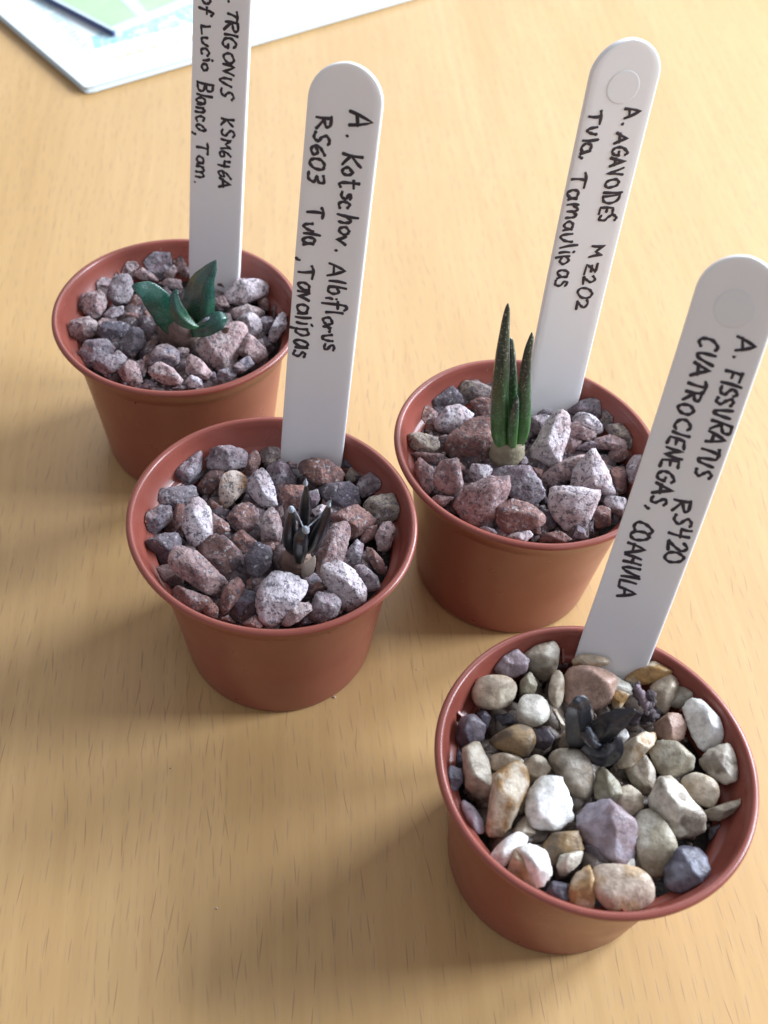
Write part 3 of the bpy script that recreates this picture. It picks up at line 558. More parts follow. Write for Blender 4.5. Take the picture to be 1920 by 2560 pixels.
# single-stroke hand lettering: (advance, strokes); strokes starting with 'c' are curved
G = {
 'A': (.8, [[(0, 0), (.38, 1), (.72, 0)], [(.05, .32), (.66, .36)]]), 'B': (.7, [[(.06, 1), (.08, 0)], ['c', (.02, .95), (.5, .9), (.5, .6), (.12, .5), (.58, .4), (.55, .08), (.04, 0)]]),
 'C': (.7, [['c', (.66, .85), (.4, 1), (.08, .65), (.1, .2), (.4, 0), (.66, .12)]]), 'D': (.75, [[(.1, 1), (.1, 0)], ['c', (0, .98), (.5, .9), (.68, .5), (.45, .08), (.02, 0)]]),
 'E': (.6, [[(.55, .98), (.08, .92), (.08, .04), (.56, .02)], [(.08, .5), (.44, .52)]]), 'F': (.6, [[(.1, 0), (.1, 1)], [(.02, 1), (.6, .95)], [(.1, .5), (.45, .52)]]),
 'G': (.75, [['c', (.62, .85), (.4, 1), (.08, .65), (.1, .2), (.4, 0), (.64, .15), (.62, .45)], [(.38, .45), (.7, .45)]]), 'H': (.7, [[(.08, 1), (.06, 0)], [(.58, 1), (.6, 0)], [(.06, .5), (.6, .52)]]),
 'I': (.3, [[(.14, 1), (.14, 0)]]), 'K': (.7, [[(.1, 1), (.08, 0)], [(.6, .95), (.12, .42), (.62, 0)]]), 'L': (.6, [[(.1, 1), (.08, .02), (.55, .06)]]),
 'M': (.85, [[(.05, 0), (.14, .95), (.4, .4), (.66, .95), (.74, 0)]]), 'N': (.75, [[(.06, 0), (.1, .95), (.56, .05), (.62, 1)]]), 'O': (.75, [['c', (.36, 1), (.06, .7), (.08, .2), (.36, 0), (.64, .3), (.62, .8), (.32, 1)]]),
 'R': (.7, [[(.08, 0), (.1, 1)], ['c', (.02, .96), (.5, .95), (.56, .68), (.14, .5)], [(.14, .5), (.62, 0)]]), 'S': (.6, [['c', (.54, .9), (.3, 1), (.1, .78), (.26, .52), (.5, .3), (.34, .02), (.02, .08)]]),
 'T': (.7, [[(.34, 1), (.32, 0)], ['c', (0, .9), (.3, 1), (.72, .96)]]), 'U': (.66, [['c', (.06, .98), (.12, .3), (.28, .02), (.44, .3), (.58, 1)]]),
 'V': (.65, [[(.04, .95), (.3, .02), (.6, 1)]]), 'Z': (.65, [[(.05, .95), (.56, .95), (.06, .04), (.6, .05)], [(.14, .5), (.5, .5)]]),
 '0': (.65, [['c', (.32, 1), (.06, .65), (.1, .15), (.34, 0), (.56, .35), (.54, .85), (.3, 1)]]), '2': (.6, [['c', (.06, .8), (.3, 1), (.5, .78), (.3, .35), (.04, .02)], [(.04, .02), (.56, .06)]]),
 '3': (.6, [['c', (.06, .9), (.4, 1), (.46, .72), (.2, .55), (.52, .36), (.4, .02), (.04, .06)]]), '4': (.65, [[(.1, 1), (.06, .45), (.6, .48)], [(.5, .95), (.46, -.1)]]),
 '6': (.6, [['c', (.46, 1), (.14, .65), (.08, .2), (.3, 0), (.52, .22), (.36, .46), (.1, .28)]]),
 'a': (.55, [['c', (.44, .56), (.16, .6), (.04, .28), (.18, 0), (.4, .2), (.46, .58)], [(.46, .58), (.52, .02)]]), 'b': (.55, [[(.08, 1), (.08, .05)], ['c', (.08, .4), (.36, .6), (.46, .3), (.3, 0), (.06, .06)]]),
 'c': (.5, [['c', (.42, .5), (.22, .6), (.04, .3), (.18, 0), (.44, .06)]]), 'f': (.48, [['c', (.5, .9), (.3, 1), (.2, .7), (.16, -.2)], [(.02, .5), (.42, .54)]]),
 'h': (.58, [[(.1, 1), (.08, 0)], ['c', (.08, .36), (.3, .6), (.46, .4), (.46, 0)]]), 'i': (.28, [[(.12, .56), (.12, .02)], [(.14, .82), (.17, .84)]]), 'l': (.28, [[(.14, 1), (.12, .02)]]),
 'm': (.82, [[(.08, .58), (.08, 0)], ['c', (.08, .36), (.26, .6), (.38, .4), (.38, .02)], ['c', (.38, .36), (.56, .6), (.68, .4), (.7, .02)]]), 'n': (.56, [[(.08, .58), (.08, 0)], ['c', (.08, .36), (.3, .6), (.44, .4), (.46, 0)]]),
 'o': (.52, [['c', (.24, .6), (.04, .36), (.12, .04), (.32, .02), (.44, .3), (.34, .58), (.2, .6)]]), 'p': (.55, [[(.1, .6), (.07, -.22)], ['c', (.08, .42), (.34, .62), (.46, .34), (.3, .04), (.08, .1)]]),
 'r': (.42, [[(.08, .58), (.08, .02)], ['c', (.08, .34), (.22, .56), (.42, .54)]]), 's': (.45, [['c', (.38, .54), (.18, .6), (.1, .42), (.34, .22), (.26, .02), (.02, .04)]]),
 't': (.48, [['c', (.2, .95), (.16, .2), (.26, 0), (.42, .1)], [(.02, .62), (.42, .64)]]), 'u': (.52, [['c', (.04, .58), (.12, .12), (.26, .0), (.40, .3), (.46, .62)]]),
 'v': (.5, [[(.04, .58), (.2, .02), (.46, .62)]]), '.': (.28, [[(.1, .02), (.13, .04)]]), ',': (.3, [[(.14, .12), (.04, -.16)]]), ' ': (.4, [])}
def tubes(lines, rad, T, lift, sx=6):
    vs, fs = [], []
    for L in lines:
        L = [np.array(p, float) for p in L]; n = len(L)
        if n < 2: continue
        ext = L[0]-(L[1]-L[0])/max(1e-9, np.linalg.norm(L[1]-L[0]))*rad*.6; exb = L[-1]+(L[-1]-L[-2])/max(1e-9, np.linalg.norm(L[-1]-L[-2]))*rad*.6
        pts = [ext]+L+[exb]; base = len(vs)
        for i, p in enumerate(pts):
            a = pts[max(0, i-1)]; b = pts[min(len(pts)-1, i+1)]; t = (b-a); t /= max(1e-9, np.linalg.norm(t)); m = V(-t[1], t[0])
            r = rad*(0.5 if i in (0, len(pts)-1) else 1)*(1+.2*math.sin(i*1.3+p[0]*40))
            for k in range(sx):
                an = math.pi*k/(sx-1); q = p+m*math.cos(an)*r; vs.append(tpos(T, q[0], q[1], lift+.0035*math.sin(an)))
        for i in range(len(pts)-1):
            for k in range(sx-1): fs.append((base+i*sx+k, base+(i+1)*sx+k, base+(i+1)*sx+k+1, base+i*sx+k+1))
    return vs, fs
def write(T, words, xh, seed):
    r = random.Random(seed); lines = []
    for txt, x0, y0, x1, y1, h0, h1 in words:
        a = np.array(tuv(T, x0, y0)); b = np.array(tuv(T, x1, y1)); dr = b-a; Lw = np.linalg.norm(dr); dr /= Lw
        up = V(-dr[1], dr[0]);  up = up if up[1] > 0 else -up
        adv = sum(G[c][0] for c in txt); pen = 0
        for c in txt:
            w_, st = G[c]; f = pen/adv; o = a+dr*Lw*f; hp = h0+(h1-h0)*f
            P0 = tpos(T, o[0], o[1], 0); hh = hp*depth(P0)/(FOC*1920)
            jx, jy, js, sl = r.uniform(-.02, .06), r.uniform(-.09, .09), r.uniform(.82, 1.08), r.uniform(-.14, .12)
            jw = r.uniform(.78, .95)
            for s_ in st:
                cv = s_[0] == 'c'; pts = [(x*jw+jx+r.uniform(-.025, .025), (y+r.uniform(-.045, .045))*js*(xh if c.islower() and c not in 'bhlft' else 1)+jy) for x, y in (s_[1:] if cv else s_)]
                if cv: pts = smooth_line(pts, 5)
                else:
                    q = []
                    for i in range(len(pts)-1):
                        for k in range(4):
                            t = k/4; bow = .03*math.sin(math.pi*t)*(1 if (i+len(txt)) % 2 else -1)
                            q.append((pts[i][0]*(1-t)+pts[i+1][0]*t+bow, pts[i][1]*(1-t)+pts[i+1][1]*t))
                    pts = q+[pts[-1]]
                lines.append([o+dr*(p[0]+sl*p[1])*Lw/adv+up*p[1]*hh for p in pts])
            pen += w_
    return lines
TEXT = {
 'A': [[('.', 570, -2, 570, 8, 30, 30), ('TRIGONUS', 567, 18, 550, 240, 34, 36), ('KSM646A', 555, 293, 545, 472, 33, 34)],
       [('of', 507, -12, 502, 38, 30, 34), ('Lucio', 505, 60, 507, 182, 27, 27), ('Blanco,', 492, 200, 488, 340, 40, 38), ('Tam.', 492, 355, 488, 462, 32, 28)]],
 'B': [[('A.', 872, 277, 870, 348, 62, 58), ('Kotschov.', 856, 375, 842, 632, 58, 55), ('Albiflorus', 824, 658, 806, 878, 46, 54)],
       [('RS603', 790, 286, 770, 458, 42, 44), ('Tula', 765, 519, 756, 616, 42, 42), (',', 748, 640, 747, 658, 36, 36), ('Tavalipas', 748, 661, 736, 895, 46, 48)]],
 'C': [[('A.', 1561, 270, 1554, 318, 47, 45), ('AGAVOIDES', 1541, 330, 1491, 560, 40, 46), ('MZ202', 1477, 614, 1438, 776, 38, 34)],
       [('Tula,', 1477, 274, 1448, 404, 38, 40), ('Tamaulipas', 1430, 432, 1384, 722, 46, 46)]],
 'D': [[('A.', 1838, 838, 1830, 900, 56, 52), ('FISSURATUS', 1818, 923, 1730, 1190, 50, 50), ('RS420', 1691, 1243, 1656, 1410, 48, 46)],
       [('CUATROCIENEGAS,', 1754, 838, 1615, 1276, 46, 44), ('COAHUILA', 1588, 1298, 1537, 1496, 46, 42)]]}
TAGLAB = {'A': 'white plastic plant label lettered TRIGONUS, running out of the top of the picture', 'B': 'white plastic plant label lettered Kotschov. Albiflorus, standing in the middle pot',
          'C': 'white plastic plant label lettered AGAVOIDES, standing in the back right pot', 'D': 'white plastic plant label lettered FISSURATUS, leaning over the front right pot'}
for k, T in TAGS.items():
    L = T['q'][0]; rows = []; hw = TW/2; rr = hw
    ts = [(-.62, .01), (-.60, .05), (-.5, .10), (-.36, .155), (-.22, .197), (-.1, .222), (.02, .234), (.14, hw)]
    n = 26
    for i in range(1, n): ts.append((.14+(L-rr-.14)*i/n, hw))
    for i in range(0, 15):
        a = math.pi/2*i/15; ts.append((L-rr+rr*math.sin(a), hw*math.cos(a)))
    ts += [(L-rr+rr*math.sin(math.pi/2*.99), hw*.06), (L, .004)]
    vs, fs = [], []; rb = .017; m = 0
    ring0 = []
    for t, w_ in ts:
        ring = []
        rbb = min(rb, w_*.9)
        nseg = 9
        for j in range(nseg+1): ring.append((-w_+rbb+2*(w_-rbb)*j/nseg, 0))
        for an in (60, 30, 0): ring.append((w_-rbb+rbb*math.cos(math.radians(an)), -rb+rb*math.sin(math.radians(an))))
        for an in (0, 30, 60): ring.append((w_-rbb+rbb*math.cos(math.radians(an)), -TT+rb-rb*math.sin(math.radians(an))))
        for j in range(nseg+1): ring.append((w_-rbb-2*(w_-rbb)*j/nseg, -TT))
        for an in (60, 30, 0): ring.append((-w_+rbb-rbb*math.cos(math.radians(an)), -TT+rb-rb*math.sin(math.radians(an))))
        for an in (0, 30, 60): ring.append((-w_+rbb-rbb*math.cos(math.radians(an)), -rb+rb*math.sin(math.radians(an))))
        m = len(ring)
        for u, nn in ring: vs.append(tpos(T, t, u, nn))
    for i in range(len(ts)-1):
        for j in range(m): fs.append((i*m+j, i*m+(j+1) % m, (i+1)*m+(j+1) % m, (i+1)*m+j))
    fs.append(tuple(range(m))[::-1]); fs.append(tuple(range((len(ts)-1)*m, len(ts)*m)))
    th = empty('plant_label', T['a']); tag(th, TAGLAB[k], 'plant label', 'white plastic labels standing in the pots')
    mesh('label_plate', vs, fs, M['plate'], th)
    # faint moulded disc near the round end
    dv, df = [], []; ct = L-.30
    for ri, (r_, hgt) in enumerate(((.0, .0022), (.105, .0022), (.112, .0), )):
        for j in range(40): a = 2*math.pi*j/40; dv.append(tpos(T, ct+r_*math.sin(a), r_*math.cos(a), hgt))
    for i in range(2):
        for j in range(40): df.append((i*40+j, i*40+(j+1) % 40, (i+1)*40+(j+1) % 40, (i+1)*40+j))
    if k in 'CD': mesh('moulding_mark', dv, df, M['plate'], th, False)
    for li, words in enumerate(TEXT[k]):
        vs, fs = tubes(write(T, words, .8 if (k, li) == ('B', 0) else 1.12, ord(k)*10+li), .0106 if k != 'B' else .0104, T, .0004)
        mesh('handwriting', vs, fs, M['ink'], th)

# ------------------------------------------------------------------ seedlings
def loft(name, mat_, parent, P0, pts, section, seed=0, nseg=22, tipround=True, wobble=.02, th=1.0):
    """pts: (px, py, half width px, depth offset towards the camera in units); section: closed list of (across, towards camera)"""
    nrm = V(-FW[0], -FW[1], 0); nrm /= np.linalg.norm(nrm); view = -FW
    raw = []
    for x, y, w_, dz in pts:
        P = pxplane(x, y, P0+nrm*dz, nrm); raw.append(np.append(P, w_*depth(P)/(FOC*1920)))
    L = smooth_line(raw, max(3, nseg//max(1, len(raw)-1))) if len(raw) > 2 else [raw[0]*(1-t)+raw[1]*t for t in np.linspace(0, 1, nseg)]
    vs, fs, al = [], [], []; sec = smooth_line(list(section)+[section[0]], 4)[:-1] if len(section) < 9 else section
    m = len(sec); n = len(L); rg = np.random.default_rng(seed); ph = rg.uniform(0, 6, 4)
    for i, q in enumerate(L):
        a = L[max(0, i-1)][:3]; b = L[min(n-1, i+1)][:3]; t = b-a; t /= np.linalg.norm(t)
        sd = np.cross(t, view); sd /= np.linalg.norm(sd); fr = np.cross(sd, t)
        f = i/(n-1); w_ = max(q[3], .0004)*(1+wobble*math.sin(f*23+ph[0])+wobble*math.sin(f*41+ph[1]))
        for (u, v) in sec: vs.append(q[:3]+sd*u*w_+fr*v*w_*th); al.append(f)
    for i in range(n-1):
        for j in range(m): fs.append((i*m+j, (i+1)*m+j, (i+1)*m+(j+1) % m, i*m+(j+1) % m))
    vs.append(L[-1][:3]); al.append(1); c_ = len(vs)-1
    for j in range(m): fs.append(((n-1)*m+j, c_, (n-1)*m+(j+1) % m))
    o = mesh(name, vs, fs, mat_, parent); at = o.data.attributes.new('along', 'FLOAT', 'POINT'); at.data.foreach_set('value', al)
    return o
ROUND = [(math.cos(a), .85*math.sin(a)) for a in np.linspace(0, 2*math.pi, 13)[:-1]]
KEEL = [(-1, .0), (-.4, .25), (.2, .45), (.48, .62), (.75, .3), (1, .0), (.6, -.35), (0, -.5), (-.6, -.3)]
KEELC = [(-1, .05), (-.5, .35), (0, .6), (.5, .35), (1, .05), (.6, -.3), (0, -.4), (-.6, -.3)]
FLAT = [(-1, .02), (-.5, .12), (0, .16), (.5, .12), (1, .02), (.6, -.35), (0, -.5), (-.6, -.35)]
GREENA = m_leaf('glossy_green_leaf', (.022, .095, .035), (.007, .058, .040), .28, .24, (.22, .36, .40), 3600)
GREENC = m_leaf('rough_green_leaf', (.060, .20, .030), (.013, .036, .024), .9, .33, (.26, .31, .27), 1700)
DARKB = m_leaf('blackish_leaf', (.008, .010, .008), (.006, .011, .015), .12, .30, (.2, .23, .26), 2200)
DARKD = m_leaf('navy_leaf', (.006, .006, .008), (.007, .009, .017), .3, .4, (.10, .12, .15), 1800)
WOOL = m_flat('white_wool', (.34, .37, .42), .9, 900, .2, .8)
SHEATH = m_flat('dry_sheath', (.17, .105, .08), .7, 300, .35, .6)
SHEATHL = m_flat('pale_dry_scale', (.52, .46, .38), .6, 300, .15, .3)
ROOT = m_flat('tan_root', (.17, .115, .095), .8, 350, .35, .9)

def conv(ox, oy, s): return lambda *a: [(ox+s*x, oy+s*y, s*w_, dz) for x, y, w_, dz in a]
# back left: rosette of keeled leaves
P0 = px(452, 850, H-.24); t = empty('seedling', P0); tag(t, 'glossy blue-green seedling with broad pointed leaves in the back left pot', 'succulent', 'cactus seedlings in the pots')
f = conv(320, 630, .16878)
loft('root_neck', ROOT, t, P0, f((760, 1480, 150, -.1), (760, 1330, 330, -.12), (770, 1200, 330, -.08), (790, 1080, 250, 0), (820, 1020, 120, 0)), ROUND, 1, wobble=.03)
loft('leaf', GREENA, t, P0, f((860, 1180, 60, -.02), (700, 1090, 170, .02), (610, 960, 215, .05), (480, 780, 205, .06), (300, 590, 160, .07), (170, 535, 95, .09), (95, 512, 50, .09), (55, 500, 8, .08)), FLAT, 2, th=1.0)
loft('leaf', GREENA, t, P0, f((1090, 1150, 60, -.12), (1060, 1040, 150, -.12), (1050, 880, 225, -.13), (1060, 680, 245, -.15), (1110, 470, 200, -.17), (1190, 320, 130, -.18), (1260, 210, 75, -.19), (1312, 120, 12, -.2)), KEEL, 3, wobble=.006, th=1.25)
loft('leaf', GREENA, t, P0, f((880, 1200, 60, .02), (1000, 1170, 95, .06), (1130, 1130, 130, .07), (1260, 1060, 150, .06), (1370, 1000, 130, .04), (1440, 990, 80, .02), (1475, 1000, 20, .0)), KEELC, 4, th=.9)
loft('leaf', GREENA, t, P0, f((1050, 1105, 14, .10), (960, 1090, 60, .12), (830, 1010, 110, .13), (740, 890, 120, .12), (700, 760, 90, .1), (690, 650, 62, .07), (720, 585, 40, .05), (745, 580, 10, .05)), KEELC, 5, th=.8)
loft('wool_tuft', WOOL, t, P0, f((1095, 1080, 8, .02), (1140, 1010, 26, .05), (1185, 985, 18, .05), (1200, 960, 6, .04)), ROUND, 6)
loft('dry_scale', SHEATH, t, P0, f((1290, 1300, 20, .05), (1370, 1220, 50, .06), (1450, 1160, 45, .05), (1500, 1125, 10, .04)), FLAT, 7)
loft('pale_scale', SHEATHL, t, P0, f((1180, 1265, 14, .07), (1230, 1255, 42, .08), (1300, 1245, 30, .08)), FLAT, 8)
# middle: small dark seedling
f = conv(660, 1160, .13559)
P0 = px(742, 1420, H-.25); t = empty('seedling', P0); tag(t, 'tiny blackish seedling with white woolly tips among the stones of the middle pot', 'succulent', 'cactus seedlings in the pots')
loft('sheath', SHEATH, t, P0, f((620, 2050, 230, .0), (620, 1900, 300, .0), (610, 1750, 290, 0), (640, 1620, 230, -.02)), ROUND, 1)
loft('sheath_scale', SHEATHL, t, P0, f((700, 2060, 60, .09), (800, 1960, 110, .12), (850, 1870, 100, .13), (900, 1780, 60, .12), (935, 1690, 10, .1)), FLAT, 2)
loft('leaf', DARKB, t, P0, f((740, 1500, 90, -.05), (730, 1300, 105, -.07), (730, 1100, 110, -.09), (745, 850, 105, -.10), (760, 650, 85, -.11), (775, 480, 50, -.12), (770, 370, 22, -.12), (768, 330, 8, -.12)), ROUND, 3)
loft('leaf', DARKB, t, P0, f((560, 1620, 90, 0), (480, 1450, 140, .0), (470, 1250, 125, .02), (490, 1050, 100, .02), (505, 900, 60, .02), (505, 850, 14, .02)), ROUND, 4)
loft('leaf', DARKB, t, P0, f((790, 1600, 80, 0), (900, 1480, 135, .0), (1000, 1300, 140, .01), (1080, 1120, 120, .01), (1150, 930, 85, .01), (1185, 800, 50, .01), (1195, 750, 12, .01)), ROUND, 5)
loft('leaf', DARKB, t, P0, f((660, 1780, 90, .06), (665, 1600, 135, .08), (680, 1450, 140, .09), (690, 1320, 130, .09), (720, 1220, 80, .08), (745, 1190, 18, .07)), ROUND, 6)
loft('leaf', DARKB, t, P0, f((850, 1400, 70, .0), (900, 1200, 100, -.03), (960, 1060, 80, -.05), (1020, 960, 40, -.06), (1050, 940, 10, -.06)), ROUND, 7)
loft('wool_tuft', WOOL, t, P0, f((770, 395, 26, -.1), (765, 350, 40, -.1), (772, 310, 16, -.1), (772, 265, 4, -.1)), ROUND, 8, wobble=.2)
loft('wool_tuft', WOOL, t, P0, f((520, 870, 50, .04), (495, 815, 50, .04), (480, 780, 12, .04)), ROUND, 9, wobble=.2)
loft('wool_tuft', WOOL, t, P0, f((1200, 780, 30, .03), (1190, 730, 38, .03), (1225, 680, 12, .03), (1240, 650, 4, .03)), ROUND, 10, wobble=.2)
loft('wool_tuft', WOOL, t, P0, f((760, 1240, 50, .11), (770, 1210, 60, .12), (740, 1160, 30, .12)), ROUND, 11, wobble=.2)
loft('wool_tuft', WOOL, t, P0, f((1040, 990, 20, .0), (1055, 940, 42, .0), (1080, 900, 10, .0)), ROUND, 15, wobble=.2)
loft('wool_seam', WOOL, t, P0, f((570, 860, 9, .06), (640, 980, 11, .07), (710, 1140, 14, .10), (740, 1190, 12, .12)), ROUND, 12, wobble=.2)
loft('wool_seam', WOOL, t, P0, f((1040, 960, 9, .02), (960, 1030, 12, .03), (870, 1110, 11, .06), (800, 1170, 10, .10)), ROUND, 13, wobble=.2)
# back right: upright fingers
f = conv(960, 720, .4219)
P0 = px(1272, 1150, H-.24); t = empty('seedling', P0); tag(t, 'upright seedling of pointed green finger-like leaves in the back right pot', 'succulent', 'cactus seedlings in the pots')
loft('root_neck', m_flat('pale_root', (.25, .215, .14), .75, 260, .25, .8), t, P0, f((725, 1080, 70, 0), (725, 1030, 96, 0), (728, 980, 106, 0), (735, 930, 98, 0), (740, 900, 84, -.01)), ROUND, 1, wobble=.015)
loft('leaf', GREENC, t, P0, f((705, 940, 34, .03), (688, 870, 52, .03), (684, 760, 55, .03), (687, 620, 54, .03), (697, 470, 47, .02), (708, 330, 37, .01), (720, 210, 26, .0), (730, 130, 17, 0), (734, 92, 4, 0)), ROUND, 2, wobble=.012)
loft('leaf', GREENC, t, P0, f((765, 930, 30, -.06), (763, 800, 36, -.07), (760, 640, 34, -.08), (756, 480, 31, -.08), (752, 370, 25, -.08), (750, 310, 16, -.08), (750, 296, 3, -.08)), ROUND, 3, wobble=.012)
loft('leaf', GREENC, t, P0, f((800, 935, 26, .0), (820, 850, 42, .0), (830, 740, 43, .0), (830, 600, 40, -.01), (840, 480, 33, -.01), (856, 370, 26, -.01), (872, 300, 17, -.02), (876, 264, 4, -.02)), ROUND, 4, wobble=.012)
loft('leaf', GREENC, t, P0, f((762, 935, 24, .06), (762, 860, 32, .08), (770, 760, 30, .08), (780, 690, 22, .07), (786, 655, 14, .06), (788, 638, 4, .06)), ROUND, 5, wobble=.012)
# front right: dark stubby seedling with a withered, woolly offset
f = conv(1300, 1600, .24111)
P0 = px(1488, 1880, H-.22); t = empty('seedling', P0); tag(t, 'dark navy stubby seedling among the pebbles of the front right pot', 'succulent', 'cactus seedlings in the pots')
loft('leaf', DARKD, t, P0, f((760, 1240, 150, -.05), (690, 1080, 200, -.02), (620, 920, 170, .02), (600, 790, 140, .04), (600, 700, 136, .05), (590, 640, 110, .05), (560, 610, 30, .05)), KEELC, 2, th=.8)
loft('leaf', DARKD, t, P0, f((720, 1010, 90, -.02), (820, 960, 150, .0), (930, 870, 140, .02), (1040, 800, 105, .02), (1130, 750, 60, .02), (1190, 720, 14, .02)), KEELC, 3, th=.9)
loft('leaf', DARKD, t, P0, f((660, 1080, 90, .03), (780, 1160, 130, .06), (890, 1170, 140, .07), (970, 1130, 110, .07), (1010, 1060, 60, .06), (1000, 1000, 14, .05)), KEELC, 4, th=.9)
loft('leaf', DARKD, t, P0, f((640, 960, 40, .1), (700, 990, 70, .12), (760, 1060, 60, .13), (800, 1110, 20, .12)), ROUND, 5)
loft('wool_seam', m_flat('greyish_wool', (.08, .09, .11), .9, 900, .4, .8), t, P0, f((700, 900, 14, .15), (730, 960, 20, .17), (760, 1050, 18, .17), (830, 1090, 12, .15)), ROUND, 6, wobble=.3)
CR = m_flat('withered_tissue', (.065, .05, .055), .95, 500, .7, 1.2)
rg = np.random.default_rng(3)
P1 = px(1608, 1800, H-.17); t2 = empty('withered_clump', P1); tag(t2, 'crinkled dark withered root clump right of the front pot seedling', 'dead root')
for i in range(16):
    x = rg.uniform(1130, 1370); y = rg.uniform(520, 880); 
    if i < 5: x, y = (1210, 1270, 1320, 1350, 1180)[i], (500, 600, 690, 790, 850)[i]
    a = rg.uniform(0, 6.28); l = rg.uniform(50, 120)
    loft('withered_strand', CR, t2, P1, f((x-l*math.cos(a), y-l*math.sin(a), 12, .0), (x, y, rg.uniform(35, 62), rg.uniform(0, .08)), (x+l*.8*math.cos(a), y+l*.8*math.sin(a), 14, .0)), ROUND, i, nseg=10, wobble=.25)
loft('withered_tip', m_flat('pinkish_dead_tip', (.20, .155, .18), .9, 500, .4, 1), t2, P1, f((1320, 760, 20, .05), (1290, 640, 45, .08), (1250, 560, 40, .09), (1215, 500, 35, .09), (1205, 470, 10, .09)), ROUND, 60, wobble=.2)

# ------------------------------------------------------------------ magazine and booklet behind
def slab(name, corners, z0, z1, mat_, parent, rnd=.0):
    b = [V(c[0], c[1], z0) for c in corners]; tp = [V(c[0], c[1], z1) for c in corners]; n = len(corners)
    return mesh(name, b+tp, [tuple(range(n))[::-1], tuple(range(n, 2*n))]+[(i, (i+1) % n, n+(i+1) % n, n+i) for i in range(n)], mat_, parent, False)
ZM = .11
c0 = px(214, 219, ZM)[:2]; ra = px(973, 0, ZM)[:2]-c0; ra /= np.linalg.norm(ra); la = px(0, 36, ZM)[:2]-c0; la /= np.linalg.norm(la)
t = empty('magazine', V(c0[0], c0[1], 0)); tag(t, 'white magazine back cover with pale printed text lying at the top left', 'magazine')
def rc(u, v, c=c0, a=ra, b=la): return c+a*u+b*v
def sheet_stack(name, z0, z1, U, W_, mat_, parent, c, a, b, sag=0.0, r=.10):
    """a stack of pages with rounded corner, its top slightly domed towards the spine"""
    edge = [(r, 0), (U, 0), (U, W_), (0, W_), (0, r), (r*.08, r*.5), (r*.3, r*.16)]
    cs = [c+a*u+b*v for u, v in edge]; return slab(name, [tuple(q) for q in cs], z0, z1, mat_, parent)
npg = 6
for i in range(npg):           # leaves of the magazine, a little uneven at the edge
    z0 = .028+(ZM-.004-.028)*i/npg; j = .012*math.sin(i*2.3)
    sheet_stack('page_bundle', z0, z0+(ZM-.03)/npg*.86, 9.0, 6.5, M['paper'], t, rc(.02+j, .03-j*.5), ra, la)
sheet_stack('cover', ZM-.003, ZM, 9.05, 6.55, M['paper'], t, c0, ra, la, r=.05)
sheet_stack('back_cover', .022, .026, 9.05, 6.55, M['paper'], t, c0, ra, la)
def strip(name, segs, z, mat_, parent):
    vs, fs = [], []
    for cs in segs:
        n = len(vs); vs += [V(q[0], q[1], z) for q in cs]; fs.append((n, n+1, n+2, n+3))
    return mesh(name, vs, fs, mat_, parent, False)
P2 = lambda x, y: px(x, y, ZM)[:2]
rg = random.Random(4)
def textline(p0, p1, th_, gap=.3):
    p0, p1 = P2(*p0), P2(*p1); d = p1-p0; L = np.linalg.norm(d); d /= L; nn = V(-d[1], d[0]); segs = []; x = 0
    while x < L:
        w_ = rg.uniform(.04, .14)
        if rg.random() > .12:
            h = th_*rg.uniform(.6, 1); a = p0+d*x; b = p0+d*min(L, x+w_); segs.append([a-nn*h/2, b-nn*h/2, b+nn*h/2, a+nn*h/2])
        x += w_+.022
    return segs
segs = []
for i in range(7):             # main column, lines parallel to the long edge
    f_ = i/6; segs += textline((228+8*f_, 92+30*f_-2), (476+40*f_+60, 92+30*f_-2-(248+60)*.297), .045)
for i in range(16):            # short lines of the left column
    f_ = i/15; segs += textline((80+125*f_, 2+116*f_), (118+105*f_, -9+105*f_+6), .035)
vline = textline((132, 66), (216, 134), .018)
strip('printed_text', segs+vline, ZM+.003, M['print_cyan'], t)
strip('printed_strapline', textline((268, 150), (840, -6), .055), ZM+.003, M['print_yellow'], t)
strip('printed_small_line', textline((275, 155), (850, -1), .022), ZM+.0045, M['print_grey'], t)
ZB = .21
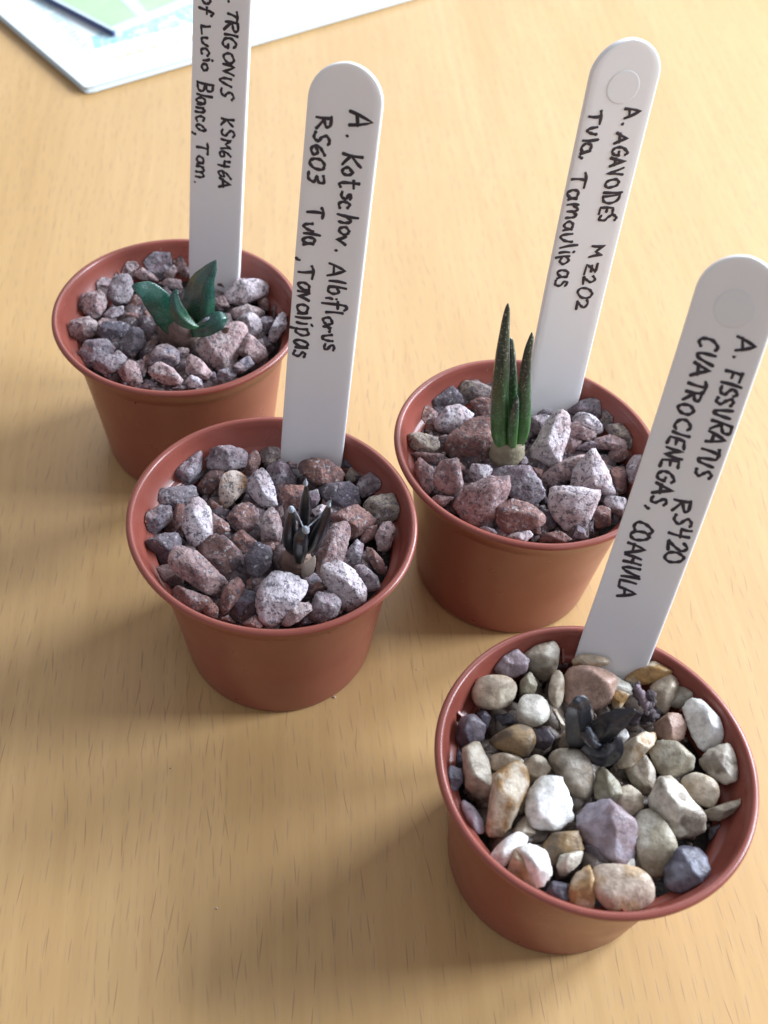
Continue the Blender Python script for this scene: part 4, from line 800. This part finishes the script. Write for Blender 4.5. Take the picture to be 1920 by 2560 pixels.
b0 = px(282, 75, ZB)[:2]; rb_ = px(470, 1, ZB)[:2]-b0; rb_ /= np.linalg.norm(rb_); lb = px(120, -9, ZB)[:2]-b0; lb /= np.linalg.norm(lb)
t = empty('booklet', V(b0[0], b0[1], ZM+.006)); tag(t, 'green covered booklet, its shaded spine edge coloured dark blue, lying on top of the magazine', 'booklet')
sheet_stack('pages', ZM+.008, ZB-.012, 4.98, 3.9, M['rimwhite'], t, b0+rb_*.05+lb*.03, rb_, lb, r=.02)
slab('spine', [tuple(b0+rb_*u+lb*v) for u, v in ((.0, .004), (.035, .004), (.035, 4.0), (.0, 4.0))], ZM+.007, ZB-.011, M['blue'], t)  # side face in shade; that darkness is put into the navy colour
sheet_stack('cover', ZB-.010, ZB, 4.99, 4.02, M['rimwhite'], t, b0-rb_*.004, rb_, lb, r=.02)
rcb = lambda u, v: tuple(b0+rb_*u+lb*v)
strip('cover_picture', [[rcb(.04, .07), rcb(4.9, .07), rcb(4.9, 3.9), rcb(.04, 3.9)]], ZB+.003, M['green'], t)
strip('cover_stripe', [[rcb(.45, .06), rcb(.62, .06), rcb(.98, 1.0), rcb(.75, 1.0)], [rcb(.75, 1.0), rcb(.98, 1.0), rcb(.9, 3.9), rcb(.6, 3.9)], [rcb(1.2, .5), rcb(1.3, .34), rcb(2.6, 1.5), rcb(2.5, 1.7)]], ZB+.006, M['pale_green'], t)

# ------------------------------------------------------------------ crumbs on the table
for i, (x, y, s_, where) in enumerate(((837, 1743, .009, 'just right of the middle pot foot'), (1043, 1674, .006, 'between the middle pot and the front right pot'), (425, 1921, .004, 'on the bare wood below the middle pot'), (542, 2270, .007, 'on the bare wood at the lower left'))):
    P = px(x, y, s_*.6); ORG[0] = P; rr = np.random.default_rng(i)
    Pn = IVL*(s_*(1+.5*nz(IVL, i, 3)))[:, None]*V(1.2, .8, .7)
    tag(mesh('crumb', Pn+P, IFL, M['crumb'] if i != 2 else M['soil']), ('tiny pale grit crumb ' if i != 2 else 'tiny dark speck of grit ')+where, 'crumb', 'grit crumbs on the table')
